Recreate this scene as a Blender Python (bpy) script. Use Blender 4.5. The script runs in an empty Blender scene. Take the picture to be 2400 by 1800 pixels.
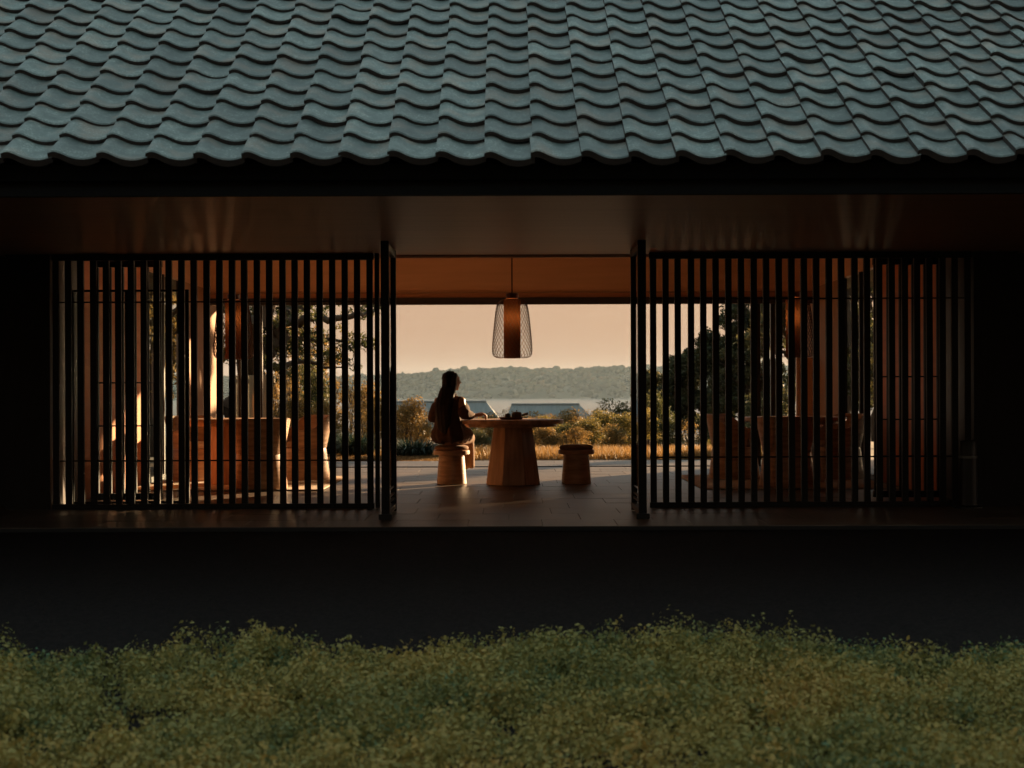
import bpy, bmesh, math, random
import numpy as np
from mathutils import Vector, Matrix, noise as mnoise

random.seed(7)
rng = np.random.default_rng(11)
R = math.radians
SC = bpy.context.scene
COL = SC.collection

# ------------------------------------------------------------------ camera, sky, sun, exposure
F = 3700.0            # focal length in photo pixels (2400 wide)
CAMZ = 1.093          # lens height above the pavilion floor
cam_d = bpy.data.cameras.new('camera')
cam = bpy.data.objects.new('camera', cam_d)
COL.objects.link(cam)
cam_d.sensor_width = 36.0
cam_d.lens = 36.0 * F / 2400.0
cam_d.shift_y = 10.0 / 2400.0
cam_d.clip_start = 0.1
cam_d.clip_end = 9000
cam.location = (0, 0, CAMZ)
cam.rotation_euler = (R(90), R(0), R(0))
cam.rotation_euler = (Matrix.Rotation(R(90), 4, 'X') @ Matrix.Rotation(R(-0.2), 4, 'Z')).to_euler()
cam_d.dof.use_dof = True
cam_d.dof.focus_distance = 15.5
cam_d.dof.aperture_fstop = 4.5
SC.camera = cam

SUN_AZ, SUN_EL = 40.0, 11.0       # degrees to the right of the view axis, above the horizon
world = bpy.data.worlds.new('World')
SC.world = world
world.use_nodes = True
wn = world.node_tree
bg = wn.nodes['Background']
sky = wn.nodes.new('ShaderNodeTexSky')
sky.sky_type = 'NISHITA'
sky.sun_disc = False
sky.sun_elevation = R(SUN_EL * 0.45)
sky.sun_rotation = R(SUN_AZ)
sky.altitude = 0
sky.air_density = 1.0
sky.dust_density = 4.0
sky.ozone_density = 2.0
# hazy evening: the clear-sky model is veiled by an even layer of haze, peach at the horizon and cool grey-blue overhead
tcw = wn.nodes.new('ShaderNodeTexCoord')
sep = wn.nodes.new('ShaderNodeSeparateXYZ')
wn.links.new(tcw.outputs['Generated'], sep.inputs[0])
veil = wn.nodes.new('ShaderNodeValToRGB')
ve = veil.color_ramp.elements
SKY = [(0.0, (0.585, 0.322, 0.186)), (0.05, (0.66, 0.400, 0.252)), (0.16, (0.62, 0.52, 0.43)), (0.40, (0.55, 0.68, 0.69)), (1.0, (0.44, 0.62, 0.65))]
while len(ve) < len(SKY):
    ve.new(0.5)
for e_, (p_, c_) in zip(ve, SKY):
    e_.position = p_; e_.color = (*c_, 1)
wn.links.new(sep.outputs[2], veil.inputs[0])
SKY_GAIN = 2.2
gain = wn.nodes.new('ShaderNodeVectorMath'); gain.operation = 'SCALE'; gain.inputs['Scale'].default_value = SKY_GAIN
wn.links.new(veil.outputs[0], gain.inputs[0])
wmix = wn.nodes.new('ShaderNodeMixRGB'); wmix.inputs[0].default_value = 0.95
wn.links.new(sky.outputs[0], wmix.inputs[1]); wn.links.new(gain.outputs[0], wmix.inputs[2])
wn.links.new(wmix.outputs[0], bg.inputs[0])
bg.inputs[1].default_value = 0.10

sun_d = bpy.data.lights.new('sun', 'SUN')
sun = bpy.data.objects.new('sun', sun_d)
COL.objects.link(sun)
sun_d.energy = 5.0
sun_d.angle = R(0.6)
sun_d.color = (1.0, 0.66, 0.36)
sdir = Vector((math.sin(R(SUN_AZ)) * math.cos(R(SUN_EL)), math.cos(R(SUN_AZ)) * math.cos(R(SUN_EL)), math.sin(R(SUN_EL))))
sun.rotation_euler = sdir.to_track_quat('Z', 'Y').to_euler()
sun.location = (30, 30, 20)

SC.view_settings.view_transform = 'Standard'
SC.view_settings.look = 'None'
SC.view_settings.gamma = 1.0
SC.view_settings.exposure = 2.0
SC.render.engine = 'CYCLES'
SC.cycles.use_denoising = True
SC.cycles.max_bounces = 8
SC.cycles.diffuse_bounces = 5
SC.cycles.glossy_bounces = 4
SC.cycles.transmission_bounces = 8
SC.cycles.transparent_max_bounces = 16
SC.cycles.volume_bounces = 0
SC.cycles.sample_clamp_indirect = 4.0


def P(x, y, D):
    """photo pixel (2400x1800) at distance D -> world point"""
    return Vector(((x - 1200.0) / F * D, D, CAMZ - (y - 910.0) / F * D))


# ------------------------------------------------------------------ materials
def new_mat(name):
    m = bpy.data.materials.new(name)
    m.use_nodes = True
    return m, m.node_tree, m.node_tree.nodes['Principled BSDF']


def mat(name, c1, c2=None, rough=0.6, scale=6.0, bump=0.0, bscale=None, stretch=(1, 1, 1), metal=0.0,
        objrand=0.0, detail=5.0, spec=0.5, coat=0.0, rvar=0.0):
    m, t, b = new_mat(name)
    N, L = t.nodes, t.links
    tc = N.new('ShaderNodeTexCoord')
    mp = N.new('ShaderNodeMapping')
    mp.inputs['Scale'].default_value = stretch
    L.new(tc.outputs['Object'], mp.inputs[0])
    vec = mp.outputs[0]
    oi = N.new('ShaderNodeObjectInfo')
    if objrand:
        va = N.new('ShaderNodeVectorMath'); va.operation = 'MULTIPLY_ADD'
        cx = N.new('ShaderNodeCombineXYZ')
        for i in range(3):
            L.new(oi.outputs['Random'], cx.inputs[i])
        L.new(cx.outputs[0], va.inputs[0]); va.inputs[1].default_value = (37, 91, 53)
        L.new(vec, va.inputs[2]); vec = va.outputs[0]
    nz = N.new('ShaderNodeTexNoise')
    nz.inputs['Scale'].default_value = scale
    nz.inputs['Detail'].default_value = detail
    L.new(vec, nz.inputs['Vector'])
    ramp = N.new('ShaderNodeValToRGB')
    ramp.color_ramp.elements[0].position = 0.32
    ramp.color_ramp.elements[1].position = 0.68
    ramp.color_ramp.elements[0].color = (*c1, 1)
    ramp.color_ramp.elements[1].color = (*(c2 or c1), 1)
    L.new(nz.outputs[0], ramp.inputs[0])
    colr = ramp.outputs[0]
    if objrand:
        hs = N.new('ShaderNodeHueSaturation')
        mr = N.new('ShaderNodeMapRange')
        mr.inputs['To Min'].default_value = 1 - objrand
        mr.inputs['To Max'].default_value = 1 + objrand
        L.new(oi.outputs['Random'], mr.inputs[0])
        L.new(mr.outputs[0], hs.inputs['Value'])
        L.new(colr, hs.inputs['Color']); colr = hs.outputs[0]
    L.new(colr, b.inputs['Base Color'])
    b.inputs['Roughness'].default_value = rough
    if rvar:
        mr2 = N.new('ShaderNodeMapRange')
        mr2.inputs['To Min'].default_value = rough - rvar
        mr2.inputs['To Max'].default_value = rough + rvar
        L.new(nz.outputs[0], mr2.inputs[0]); L.new(mr2.outputs[0], b.inputs['Roughness'])
    b.inputs['Metallic'].default_value = metal
    b.inputs['Specular IOR Level'].default_value = spec
    b.inputs['Coat Weight'].default_value = coat
    if bump:
        nb = N.new('ShaderNodeTexNoise')
        nb.inputs['Scale'].default_value = bscale or scale * 3
        nb.inputs['Detail'].default_value = 6
        L.new(vec, nb.inputs['Vector'])
        bp = N.new('ShaderNodeBump')
        bp.inputs['Strength'].default_value = bump
        bp.inputs['Distance'].default_value = 0.02
        L.new(nb.outputs[0], bp.inputs['Height'])
        L.new(bp.outputs[0], b.inputs['Normal'])
    return m


def leaf_mat(name, cols, rough=0.55, transl=0.5, objrand=0.12):
    """foliage: colour from a per-leaf attribute value, light passes through"""
    m, t, b = new_mat(name)
    N, L = t.nodes, t.links
    at = N.new('ShaderNodeAttribute'); at.attribute_name = 'tint'
    ramp = N.new('ShaderNodeValToRGB')
    el = ramp.color_ramp.elements
    while len(el) < len(cols):
        el.new(0.5)
    for i, c in enumerate(cols):
        el[i].position = i / (len(cols) - 1)
        el[i].color = (*c, 1)
    L.new(at.outputs['Fac'], ramp.inputs[0])
    hs = N.new('ShaderNodeHueSaturation')
    oi = N.new('ShaderNodeObjectInfo')
    mr = N.new('ShaderNodeMapRange')
    mr.inputs['To Min'].default_value = 1 - objrand
    mr.inputs['To Max'].default_value = 1 + objrand
    L.new(oi.outputs['Random'], mr.inputs[0]); L.new(mr.outputs[0], hs.inputs['Value'])
    L.new(ramp.outputs[0], hs.inputs['Color'])
    L.new(hs.outputs[0], b.inputs['Base Color'])
    b.inputs['Roughness'].default_value = rough
    b.inputs['Specular IOR Level'].default_value = 0.3
    tr = N.new('ShaderNodeBsdfTranslucent')
    L.new(hs.outputs[0], tr.inputs['Color'])
    mx = N.new('ShaderNodeMixShader'); mx.inputs[0].default_value = transl
    L.new(b.outputs[0], mx.inputs[1]); L.new(tr.outputs[0], mx.inputs[2])
    L.new(mx.outputs[0], N['Material Output'].inputs[0])
    return m


M = {}
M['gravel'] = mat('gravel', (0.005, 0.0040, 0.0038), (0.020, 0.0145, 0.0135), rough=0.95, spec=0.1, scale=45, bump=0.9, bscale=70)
M['earth'] = mat('earth', (0.05, 0.035, 0.018), (0.10, 0.07, 0.03), rough=0.95, scale=1.2)
M['slab'] = mat('slab', (0.085, 0.062, 0.046), (0.145, 0.108, 0.080), rough=0.44, spec=0.4, scale=3.0, bump=0.16, bscale=14, stretch=(0.5, 4, 1),
                objrand=0.22, rvar=0.08)
M['slab_bed'] = mat('slab_bed', (0.012, 0.011, 0.010), rough=0.8)
M['blackwood'] = mat('blackwood', (0.005, 0.005, 0.005), (0.009, 0.008, 0.008), rough=0.5, spec=0.22, scale=4, stretch=(8, 8, 0.6))
M['fascia'] = mat('fascia', (0.004, 0.004, 0.0045), (0.007, 0.007, 0.007), rough=0.7, spec=0.15, scale=3, stretch=(0.4, 6, 6))
M['soffit'] = mat('soffit', (0.50, 0.235, 0.115), (0.60, 0.30, 0.155), rough=0.40, scale=2.2, bump=0.08, stretch=(0.35, 9, 9))
M['wallwood'] = mat('wallwood', (0.68, 0.40, 0.235), (0.76, 0.46, 0.28), rough=0.5, scale=2.0, bump=0.04, stretch=(0.4, 0.4, 6))
M['cedar'] = mat('cedar', (0.54, 0.175, 0.052), (0.64, 0.225, 0.072), rough=0.6, spec=0.25, scale=2.0, bump=0.04, stretch=(0.4, 0.4, 6))
M['plaster'] = mat('plaster', (0.40, 0.22, 0.12), (0.45, 0.255, 0.145), rough=0.8, scale=3, bump=0.05, bscale=60)
M['darkpanel'] = mat('darkpanel', (0.03, 0.024, 0.02), (0.04, 0.032, 0.027), rough=0.5, scale=3, stretch=(6, 6, 0.5))
M['oak'] = mat('oak', (0.33, 0.185, 0.098), (0.58, 0.365, 0.22), rough=0.42, scale=2.4, bump=0.05, stretch=(7, 7, 0.7), objrand=0.08)
M['oak_turned'] = mat('oak_turned', (0.31, 0.175, 0.092), (0.57, 0.355, 0.21), rough=0.42, scale=3.0, bump=0.05, stretch=(1.5, 1.5, 9))
M['cushion'] = mat('cushion', (0.22, 0.13, 0.075), (0.28, 0.17, 0.10), rough=0.95, scale=40, bump=0.15, bscale=220)
M['cream'] = mat('cream', (0.70, 0.62, 0.50), (0.76, 0.68, 0.56), rough=0.95, scale=30, bump=0.15, bscale=200)
M['rug'] = mat('rug', (0.50, 0.41, 0.31), (0.60, 0.50, 0.38), rough=1.0, scale=50, bump=0.3, bscale=250)
M['bronze'] = mat('bronze', (0.10, 0.042, 0.022), (0.14, 0.06, 0.03), rough=0.45, scale=12)
M['iron'] = mat('iron', (0.006, 0.006, 0.0065), (0.01, 0.01, 0.01), rough=0.4, spec=0.3, scale=10)
M['ceramic'] = mat('ceramic', (0.035, 0.022, 0.017), (0.06, 0.036, 0.026), rough=0.32, scale=20, bump=0.05)
M['tray'] = mat('tray', (0.07, 0.03, 0.018), (0.10, 0.045, 0.025), rough=0.35, scale=4, stretch=(1, 8, 8))
M['skin'] = mat('skin', (0.30, 0.16, 0.10), (0.34, 0.19, 0.125), rough=0.5, scale=18)
M['coat'] = mat('coat', (0.066, 0.032, 0.018), (0.095, 0.049, 0.028), rough=0.95, scale=14, bump=0.2, bscale=90)
M['skirt'] = mat('skirt', (0.22, 0.125, 0.065), (0.28, 0.165, 0.09), rough=0.9, scale=10, bump=0.15, bscale=80)
M['hair'] = mat('hair', (0.006, 0.004, 0.003), (0.012, 0.008, 0.006), rough=0.5, spec=0.2, scale=10, stretch=(16, 16, 0.8), bump=0.25, bscale=12)
M['shoe'] = mat('shoe', (0.02, 0.014, 0.01), rough=0.5)
M['bark'] = mat('bark', (0.05, 0.032, 0.02), (0.10, 0.065, 0.04), rough=0.95, scale=5, bump=0.7, bscale=12, stretch=(2, 2, 0.5))
M['farroof'] = mat('farroof', (0.13, 0.14, 0.135), (0.18, 0.19, 0.18), rough=0.55, scale=1.5, stretch=(3, 0.4, 0.4))
M['farwall'] = mat('farwall', (0.03, 0.025, 0.02), rough=0.8)
M['fence'] = mat('fence', (0.42, 0.36, 0.25), (0.54, 0.47, 0.33), rough=0.8, scale=4, stretch=(10, 10, 0.7), objrand=0.1)
M['hill'] = mat('hill', (0.02, 0.028, 0.012), (0.045, 0.045, 0.02), rough=1, scale=0.02)


def glass_mat(name, rough=0.0, tint=(0.9, 0.95, 0.95)):
    m, t, b = new_mat(name)
    N, L = t.nodes, t.links
    tr = N.new('ShaderNodeBsdfTransparent'); tr.inputs[0].default_value = (*tint, 1)
    gl = N.new('ShaderNodeBsdfGlossy'); gl.inputs['Roughness'].default_value = rough
    fr = N.new('ShaderNodeFresnel'); fr.inputs[0].default_value = 1.5
    mx = N.new('ShaderNodeMixShader')
    L.new(fr.outputs[0], mx.inputs[0]); L.new(tr.outputs[0], mx.inputs[1]); L.new(gl.outputs[0], mx.inputs[2])
    L.new(mx.outputs[0], N['Material Output'].inputs[0])
    return m


M['glass'] = glass_mat('glass')


def tile_mat():
    m, t, b = new_mat('roof_tile_glaze')
    N, L = t.nodes, t.links
    tc = N.new('ShaderNodeTexCoord'); oi = N.new('ShaderNodeObjectInfo')
    at = N.new('ShaderNodeAttribute'); at.attribute_name = 'tint'
    rnd = N.new('ShaderNodeMath'); rnd.operation = 'ADD'
    L.new(oi.outputs['Random'], rnd.inputs[0]); L.new(at.outputs['Fac'], rnd.inputs[1])
    fr = N.new('ShaderNodeMath'); fr.operation = 'FRACT'; L.new(rnd.outputs[0], fr.inputs[0])
    cx = N.new('ShaderNodeCombineXYZ')
    for i in range(3):
        L.new(fr.outputs[0], cx.inputs[i])
    va = N.new('ShaderNodeVectorMath'); va.operation = 'MULTIPLY_ADD'
    va.inputs[1].default_value = (41, 77, 23)
    L.new(cx.outputs[0], va.inputs[0]); L.new(tc.outputs['Object'], va.inputs[2])
    n1 = N.new('ShaderNodeTexNoise'); n1.inputs['Scale'].default_value = 9; n1.inputs['Detail'].default_value = 8; n1.inputs['Roughness'].default_value = 0.65
    L.new(va.outputs[0], n1.inputs['Vector'])
    n2 = N.new('ShaderNodeTexNoise'); n2.inputs['Scale'].default_value = 85; n2.inputs['Detail'].default_value = 3
    L.new(va.outputs[0], n2.inputs['Vector'])
    n3 = N.new('ShaderNodeTexNoise'); n3.inputs['Scale'].default_value = 5; n3.inputs['Detail'].default_value = 4
    L.new(va.outputs[0], n3.inputs['Vector'])
    base = N.new('ShaderNodeValToRGB')
    e = base.color_ramp.elements
    e[0].position = 0.30; e[0].color = (0.067, 0.090, 0.084, 1)
    e[1].position = 0.72; e[1].color = (0.175, 0.212, 0.199, 1)
    L.new(n1.outputs[0], base.inputs[0])
    # weathered grey-brown bloom
    br = N.new('ShaderNodeMapRange'); br.inputs['From Min'].default_value = 0.50; br.inputs['From Max'].default_value = 0.66
    L.new(n3.outputs[0], br.inputs[0])
    brm = N.new('ShaderNodeMath'); brm.operation = 'MULTIPLY'; brm.inputs[1].default_value = 0.75
    L.new(br.outputs[0], brm.inputs[0])
    mx = N.new('ShaderNodeMixRGB'); mx.inputs[2].default_value = (0.225, 0.185, 0.150, 1)
    L.new(brm.outputs[0], mx.inputs[0]); L.new(base.outputs[0], mx.inputs[1])
    # pale lichen speckle
    sp = N.new('ShaderNodeMapRange'); sp.inputs['From Min'].default_value = 0.52; sp.inputs['From Max'].default_value = 0.66
    L.new(n2.outputs[0], sp.inputs[0])
    sg = N.new('ShaderNodeMapRange'); sg.inputs['From Min'].default_value = 0.42; sg.inputs['From Max'].default_value = 0.6
    L.new(n1.outputs[0], sg.inputs[0])
    spm = N.new('ShaderNodeMath'); spm.operation = 'MULTIPLY'; L.new(sp.outputs[0], spm.inputs[0]); L.new(sg.outputs[0], spm.inputs[1])
    mx2 = N.new('ShaderNodeMixRGB'); mx2.inputs[2].default_value = (0.40, 0.45, 0.41, 1)
    spn = N.new('ShaderNodeMath'); spn.operation = 'MULTIPLY'; spn.inputs[1].default_value = 0.6
    L.new(spm.outputs[0], spn.inputs[0])
    L.new(spn.outputs[0], mx2.inputs[0]); L.new(mx.outputs[0], mx2.inputs[1])
    hs = N.new('ShaderNodeHueSaturation')
    vr = N.new('ShaderNodeMapRange'); vr.inputs['To Min'].default_value = 0.66; vr.inputs['To Max'].default_value = 1.34
    L.new(fr.outputs[0], vr.inputs[0]); L.new(vr.outputs[0], hs.inputs['Value'])
    L.new(mx2.outputs[0], hs.inputs['Color'])
    L.new(hs.outputs[0], b.inputs['Base Color'])
    rr = N.new('ShaderNodeMapRange'); rr.inputs['To Min'].default_value = 0.34; rr.inputs['To Max'].default_value = 0.62
    L.new(n1.outputs[0], rr.inputs[0]); L.new(rr.outputs[0], b.inputs['Roughness'])
    bp = N.new('ShaderNodeBump'); bp.inputs['Strength'].default_value = 0.12; bp.inputs['Distance'].default_value = 0.004
    L.new(n2.outputs[0], bp.inputs['Height']); L.new(bp.outputs[0], b.inputs['Normal'])
    return m


M['tile'] = tile_mat()
M['tile_edge'] = mat('tile_edge', (0.022, 0.016, 0.014), (0.040, 0.028, 0.022), rough=0.8, scale=20)


# ------------------------------------------------------------------ object helpers
def link(o, parent=None):
    COL.objects.link(o)
    if parent is not None:
        o.parent = parent
    return o


def tag(o, label=None, cat=None, group=None, kind=None):
    if label: o['label'] = label
    if cat: o['category'] = cat
    if group: o['group'] = group
    if kind: o['kind'] = kind
    return o


def thing(name, label, cat, loc=(0, 0, 0), rz=0.0, group=None):
    o = bpy.data.objects.new(name, None)
    o.empty_display_size = 0.2
    link(o)
    o.location = loc
    o.rotation_euler = (0, 0, rz)
    return tag(o, label, cat, group)


def ob(name, me, m=None, parent=None, loc=None, rot=None):
    o = bpy.data.objects.new(name, me)
    link(o, parent)
    if m is not None and len(me.materials) == 0:
        me.materials.append(M[m] if isinstance(m, str) else m)
    if loc is not None: o.location = loc
    if rot is not None: o.rotation_euler = rot
    return o


def copy_tree(o, parent=None):
    c = o.copy()
    COL.objects.link(c)
    c.parent = parent
    for ch in list(o.children):
        copy_tree(ch, c)
    return c


def smooth(me, angle=40):
    for p in me.polygons:
        p.use_smooth = True
    me.set_sharp_from_angle(angle=R(angle))
    return me


def from_np(name, V, Q=None, T=None, tint=None, smooth_=False):
    """fast mesh from vertex array, quad index array and triangle index array; tint is per-vertex"""
    me = bpy.data.meshes.new(name)
    V = np.asarray(V, dtype=np.float32)
    nq = 0 if Q is None else len(Q)
    nt = 0 if T is None else len(T)
    me.vertices.add(len(V)); me.vertices.foreach_set('co', V.ravel())
    loops = []
    if nq: loops.append(np.asarray(Q, dtype=np.int32).ravel())
    if nt: loops.append(np.asarray(T, dtype=np.int32).ravel())
    li = np.concatenate(loops)
    me.loops.add(len(li)); me.loops.foreach_set('vertex_index', li)
    me.polygons.add(nq + nt)
    st = np.concatenate([np.arange(nq) * 4, nq * 4 + np.arange(nt) * 3]).astype(np.int32)
    me.polygons.foreach_set('loop_start', st)
    if smooth_:
        me.polygons.foreach_set('use_smooth', np.ones(nq + nt, dtype=bool))
    me.update(calc_edges=True)
    if tint is not None:
        a = me.attributes.new('tint', 'FLOAT', 'POINT')
        a.data.foreach_set('value', np.asarray(tint, dtype=np.float32))
    return me


class MB:
    """collects boxes, tubes, lathes into one mesh"""
    def __init__(s):
        s.v, s.f = [], []

    def add(s, vs, fs):
        n = len(s.v)
        s.v += [tuple(v) for v in vs]
        s.f += [tuple(i + n for i in f) for f in fs]
        return s

    def box(s, x0, x1, y0, y1, z0, z1):
        return s.add([(x0, y0, z0), (x1, y0, z0), (x1, y1, z0), (x0, y1, z0), (x0, y0, z1), (x1, y0, z1), (x1, y1, z1), (x0, y1, z1)],
                     [(0, 3, 2, 1), (4, 5, 6, 7), (0, 1, 5, 4), (1, 2, 6, 5), (2, 3, 7, 6), (3, 0, 4, 7)])

    def tube(s, pts, rad, n=6, cap=True):
        pts = [Vector(p) for p in pts]
        if not hasattr(rad, '__len__'): rad = [rad] * len(pts)
        vs, fs = [], []
        for i, p in enumerate(pts):
            a = pts[max(i - 1, 0)]; b = pts[min(i + 1, len(pts) - 1)]
            d = (b - a).normalized()
            u = d.cross(Vector((0.13, 0.31, 0.94)))
            if u.length < 1e-3: u = d.cross(Vector((1, 0, 0)))
            u.normalize(); w = d.cross(u)
            for k in range(n):
                t = 2 * math.pi * k / n
                vs.append(p + (u * math.cos(t) + w * math.sin(t)) * rad[i])
        for i in range(len(pts) - 1):
            for k in range(n):
                fs.append((i * n + k, i * n + (k + 1) % n, (i + 1) * n + (k + 1) % n, (i + 1) * n + k))
        if cap:
            fs.append(tuple(range(n - 1, -1, -1)))
            fs.append(tuple((len(pts) - 1) * n + k for k in range(n)))
        return s.add(vs, fs)

    def lathe(s, prof, n=32, z0=0.0, cx=0.0, cy=0.0, phase=0.0):
        vs, fs = [], []
        for r, z in prof:
            for k in range(n):
                t = 2 * math.pi * (k + phase) / n
                vs.append((cx + r * math.cos(t), cy + r * math.sin(t), z + z0))
        for i in range(len(prof) - 1):
            for k in range(n):
                fs.append((i * n + k, i * n + (k + 1) % n, (i + 1) * n + (k + 1) % n, (i + 1) * n + k))
        if prof[0][0] > 1e-4: fs.append(tuple(range(n - 1, -1, -1)))
        if prof[-1][0] > 1e-4: fs.append(tuple((len(prof) - 1) * n + k for k in range(n)))
        return s.add(vs, fs)

    def mesh(s, name, sm=None, bevel=0.0):
        me = bpy.data.meshes.new(name)
        me.from_pydata(s.v, [], s.f)
        me.update()
        bm = bmesh.new(); bm.from_mesh(me)
        bmesh.ops.recalc_face_normals(bm, faces=bm.faces)
        if bevel:
            bmesh.ops.bevel(bm, geom=list(bm.edges), offset=bevel, segments=1, affect='EDGES', profile=0.5)
        bm.to_mesh(me); bm.free()
        if sm: smooth(me, sm)
        return me

    def build(s, name, m, parent=None, sm=None, bevel=0.0, loc=None, rot=None):
        return ob(name, s.mesh(name, sm, bevel), m, parent, loc, rot)


def box_obj(name, x0, x1, y0, y1, z0, z1, m, parent=None, bevel=0.0):
    cx, cy, cz = (x0 + x1) / 2, (y0 + y1) / 2, (z0 + z1) / 2
    mb = MB().box(x0 - cx, x1 - cx, y0 - cy, y1 - cy, z0 - cz, z1 - cz)
    return mb.build(name, m, parent, bevel=bevel, loc=(cx, cy, cz))


# ================================================================== SETTING: ground, water, hills
def ground_h(x, y):
    if y < 24.5: return -0.16
    t = y - 24.5
    z = -0.16 + 0.12 * min(t / 1.5, 1.0)
    if t > 4: z -= (t - 4) * 0.028
    if y > 150: z -= (y - 150) * 0.045
    return max(z, -17.0)


ys = np.concatenate([np.linspace(-40, 24, 9), np.linspace(24.5, 40, 14), np.linspace(44, 240, 30), np.linspace(300, 4600, 14)])
xs = np.concatenate([np.linspace(-2600, -220, 8), np.linspace(-180, 180, 61), np.linspace(220, 2600, 8)])
V = np.array([(x, y, ground_h(x, y) + (0.12 * math.sin(x * 0.31 + y * 0.13) if 30 < y < 240 else 0)) for y in ys for x in xs])
nx = len(xs)
Q = np.array([(j * nx + i, j * nx + i + 1, (j + 1) * nx + i + 1, (j + 1) * nx + i) for j in range(len(ys) - 1) for i in range(nx - 1)])
g = ob('ground', from_np('ground', V, Q, smooth_=True), 'earth')
tag(g, kind='structure')

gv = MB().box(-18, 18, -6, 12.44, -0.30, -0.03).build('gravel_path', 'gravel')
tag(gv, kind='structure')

# water of the bay
def water_mat():
    m, t, b = new_mat('bay_water')
    N, L = t.nodes, t.links
    b.inputs['Base Color'].default_value = (0.03, 0.045, 0.05, 1)
    b.inputs['Roughness'].default_value = 0.18
    tc = N.new('ShaderNodeTexCoord'); mp = N.new('ShaderNodeMapping'); mp.inputs['Scale'].default_value = (0.25, 1.0, 1)
    L.new(tc.outputs['Object'], mp.inputs[0])
    n = N.new('ShaderNodeTexNoise'); n.inputs['Scale'].default_value = 0.12; n.inputs['Detail'].default_value = 6
    L.new(mp.outputs[0], n.inputs['Vector'])
    bp = N.new('ShaderNodeBump'); bp.inputs['Strength'].default_value = 0.25; bp.inputs['Distance'].default_value = 1.0
    L.new(n.outputs[0], bp.inputs['Height']); L.new(bp.outputs[0], b.inputs['Normal'])
    return m


M['water'] = water_mat()
WATER = -12.0
w = ob('water', from_np('water', np.array([(-2600, 245, WATER), (2600, 245, WATER), (2600, 4600, WATER), (-2600, 4600, WATER)]), np.array([(0, 1, 2, 3)])), 'water')
tag(w, kind='structure')

# wooded hills across the bay
def ridge(x):
    # crest height in metres above the water along the far shore (x in metres at about 2150 m)
    pts = [(-2000, 34), (-900, 30), (-480, 27), (-240, 28), (-190, 28.5), (-150, 30), (-100, 35), (-60, 38.5), (0, 40.5), (60, 39), (120, 40), (180, 42), (260, 41), (420, 39), (900, 36), (2000, 30)]
    for (a, ha), (b, hb) in zip(pts, pts[1:]):
        if a <= x <= b:
            t = (x - a) / (b - a); t = t * t * (3 - 2 * t)
            return ha + (hb - ha) * t
    return 30


def hill_h(x, d):
    """d: distance beyond the far shore"""
    t = min(max(d / 190.0, 0), 1)
    n = mnoise.noise(Vector((x * 0.012, d * 0.02, 3.1))) * 8.5 + mnoise.noise(Vector((x * 0.03, d * 0.045, 9.1))) * 4.0
    prof = t * t * (3 - 2 * t) * 0.72 + 0.28 * min(d / 30.0, 1)
    return prof * ridge(x) * 0.95 + n * min(d / 25, 1) * (1 - 0.75 * t)


SHORE = 2010.0
hx = np.linspace(-1500, 1500, 180); hd = np.concatenate([np.linspace(-2, 190, 34), np.linspace(220, 700, 8)])
V = []
for d in hd:
    for x in hx:
        bend = 10 * math.sin(x * 0.011) + 6 * math.sin(x * 0.037 + 1)
        z = WATER + hill_h(x, max(d, 0)) if d <= 190 else WATER + ridge(x) * 0.95 - (d - 190) * 0.03
        V.append((x, SHORE + d + bend, z if d > 0 else WATER - 2))
n_ = len(hx)
Q = np.array([(j * n_ + i, j * n_ + i + 1, (j + 1) * n_ + i + 1, (j + 1) * n_ + i) for j in range(len(hd) - 1) for i in range(n_ - 1)])
tag(ob('hill', from_np('hill', np.array(V), Q, smooth_=True), 'hill'), kind='structure')

M['forest'] = leaf_mat('forest_leaf', [(0.014, 0.020, 0.010), (0.026, 0.032, 0.014), (0.048, 0.045, 0.018), (0.078, 0.054, 0.021)], transl=0.0, objrand=0, rough=1.0)
M['forest'].node_tree.nodes['Principled BSDF'].inputs['Specular IOR Level'].default_value = 0.0


def forest():
    bm = bmesh.new(); bmesh.ops.create_icosphere(bm, subdivisions=2, radius=1.0)
    bv = np.array([v.co[:] for v in bm.verts]); bf = np.array([[v.index for v in f.verts] for f in bm.faces]); bm.free()
    nT = 6200
    Vs, Ts, tn = [], [], []
    k = 0
    for i in range(nT):
        x = rng.uniform(-860, 860)
        d = 2 + 196 * rng.random() ** 0.8
        r = rng.uniform(2.8, 6.2) if rng.random() < 0.85 else rng.uniform(1.6, 2.8)
        bend = 10 * math.sin(x * 0.011) + 6 * math.sin(x * 0.037 + 1)
        z = WATER + hill_h(x, d)
        hgt = r * rng.uniform(0.50, 0.82) * (1.0 if rng.random() > 0.05 else 1.4)
        s = bv * (1 + 0.13 * rng.standard_normal((len(bv), 1))) * np.array([r, r, hgt])
        Vs.append(s + np.array([x, SHORE + d + bend, z + hgt * 0.35]))
        Ts.append(bf + k); k += len(bv)
        t = 0.75 * mnoise.noise(Vector((x * 0.014, d * 0.022, 0))) + 0.42 + 0.15 * rng.standard_normal()
        tn.append(np.clip(t + 0.1 * rng.standard_normal(len(bv)), 0, 1))
    return from_np('far_forest', np.concatenate(Vs), None, np.concatenate(Ts), np.concatenate(tn), smooth_=True)


tag(ob('forest', forest(), 'forest'), 'hazy wooded hillside across the bay under the peach sky', 'forest', kind='stuff')

# ================================================================== PAVILION
pav = thing('pavilion', 'low dark timber pavilion with blue-grey tiled roof and open middle bay', 'building', (0, 12.5, 0))


def pobj(o):
    """re-parent a world-placed part to the pavilion (empty sits at (0,12.5,0))"""
    o.parent = pav
    o.location.y -= 12.5
    return o


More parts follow.
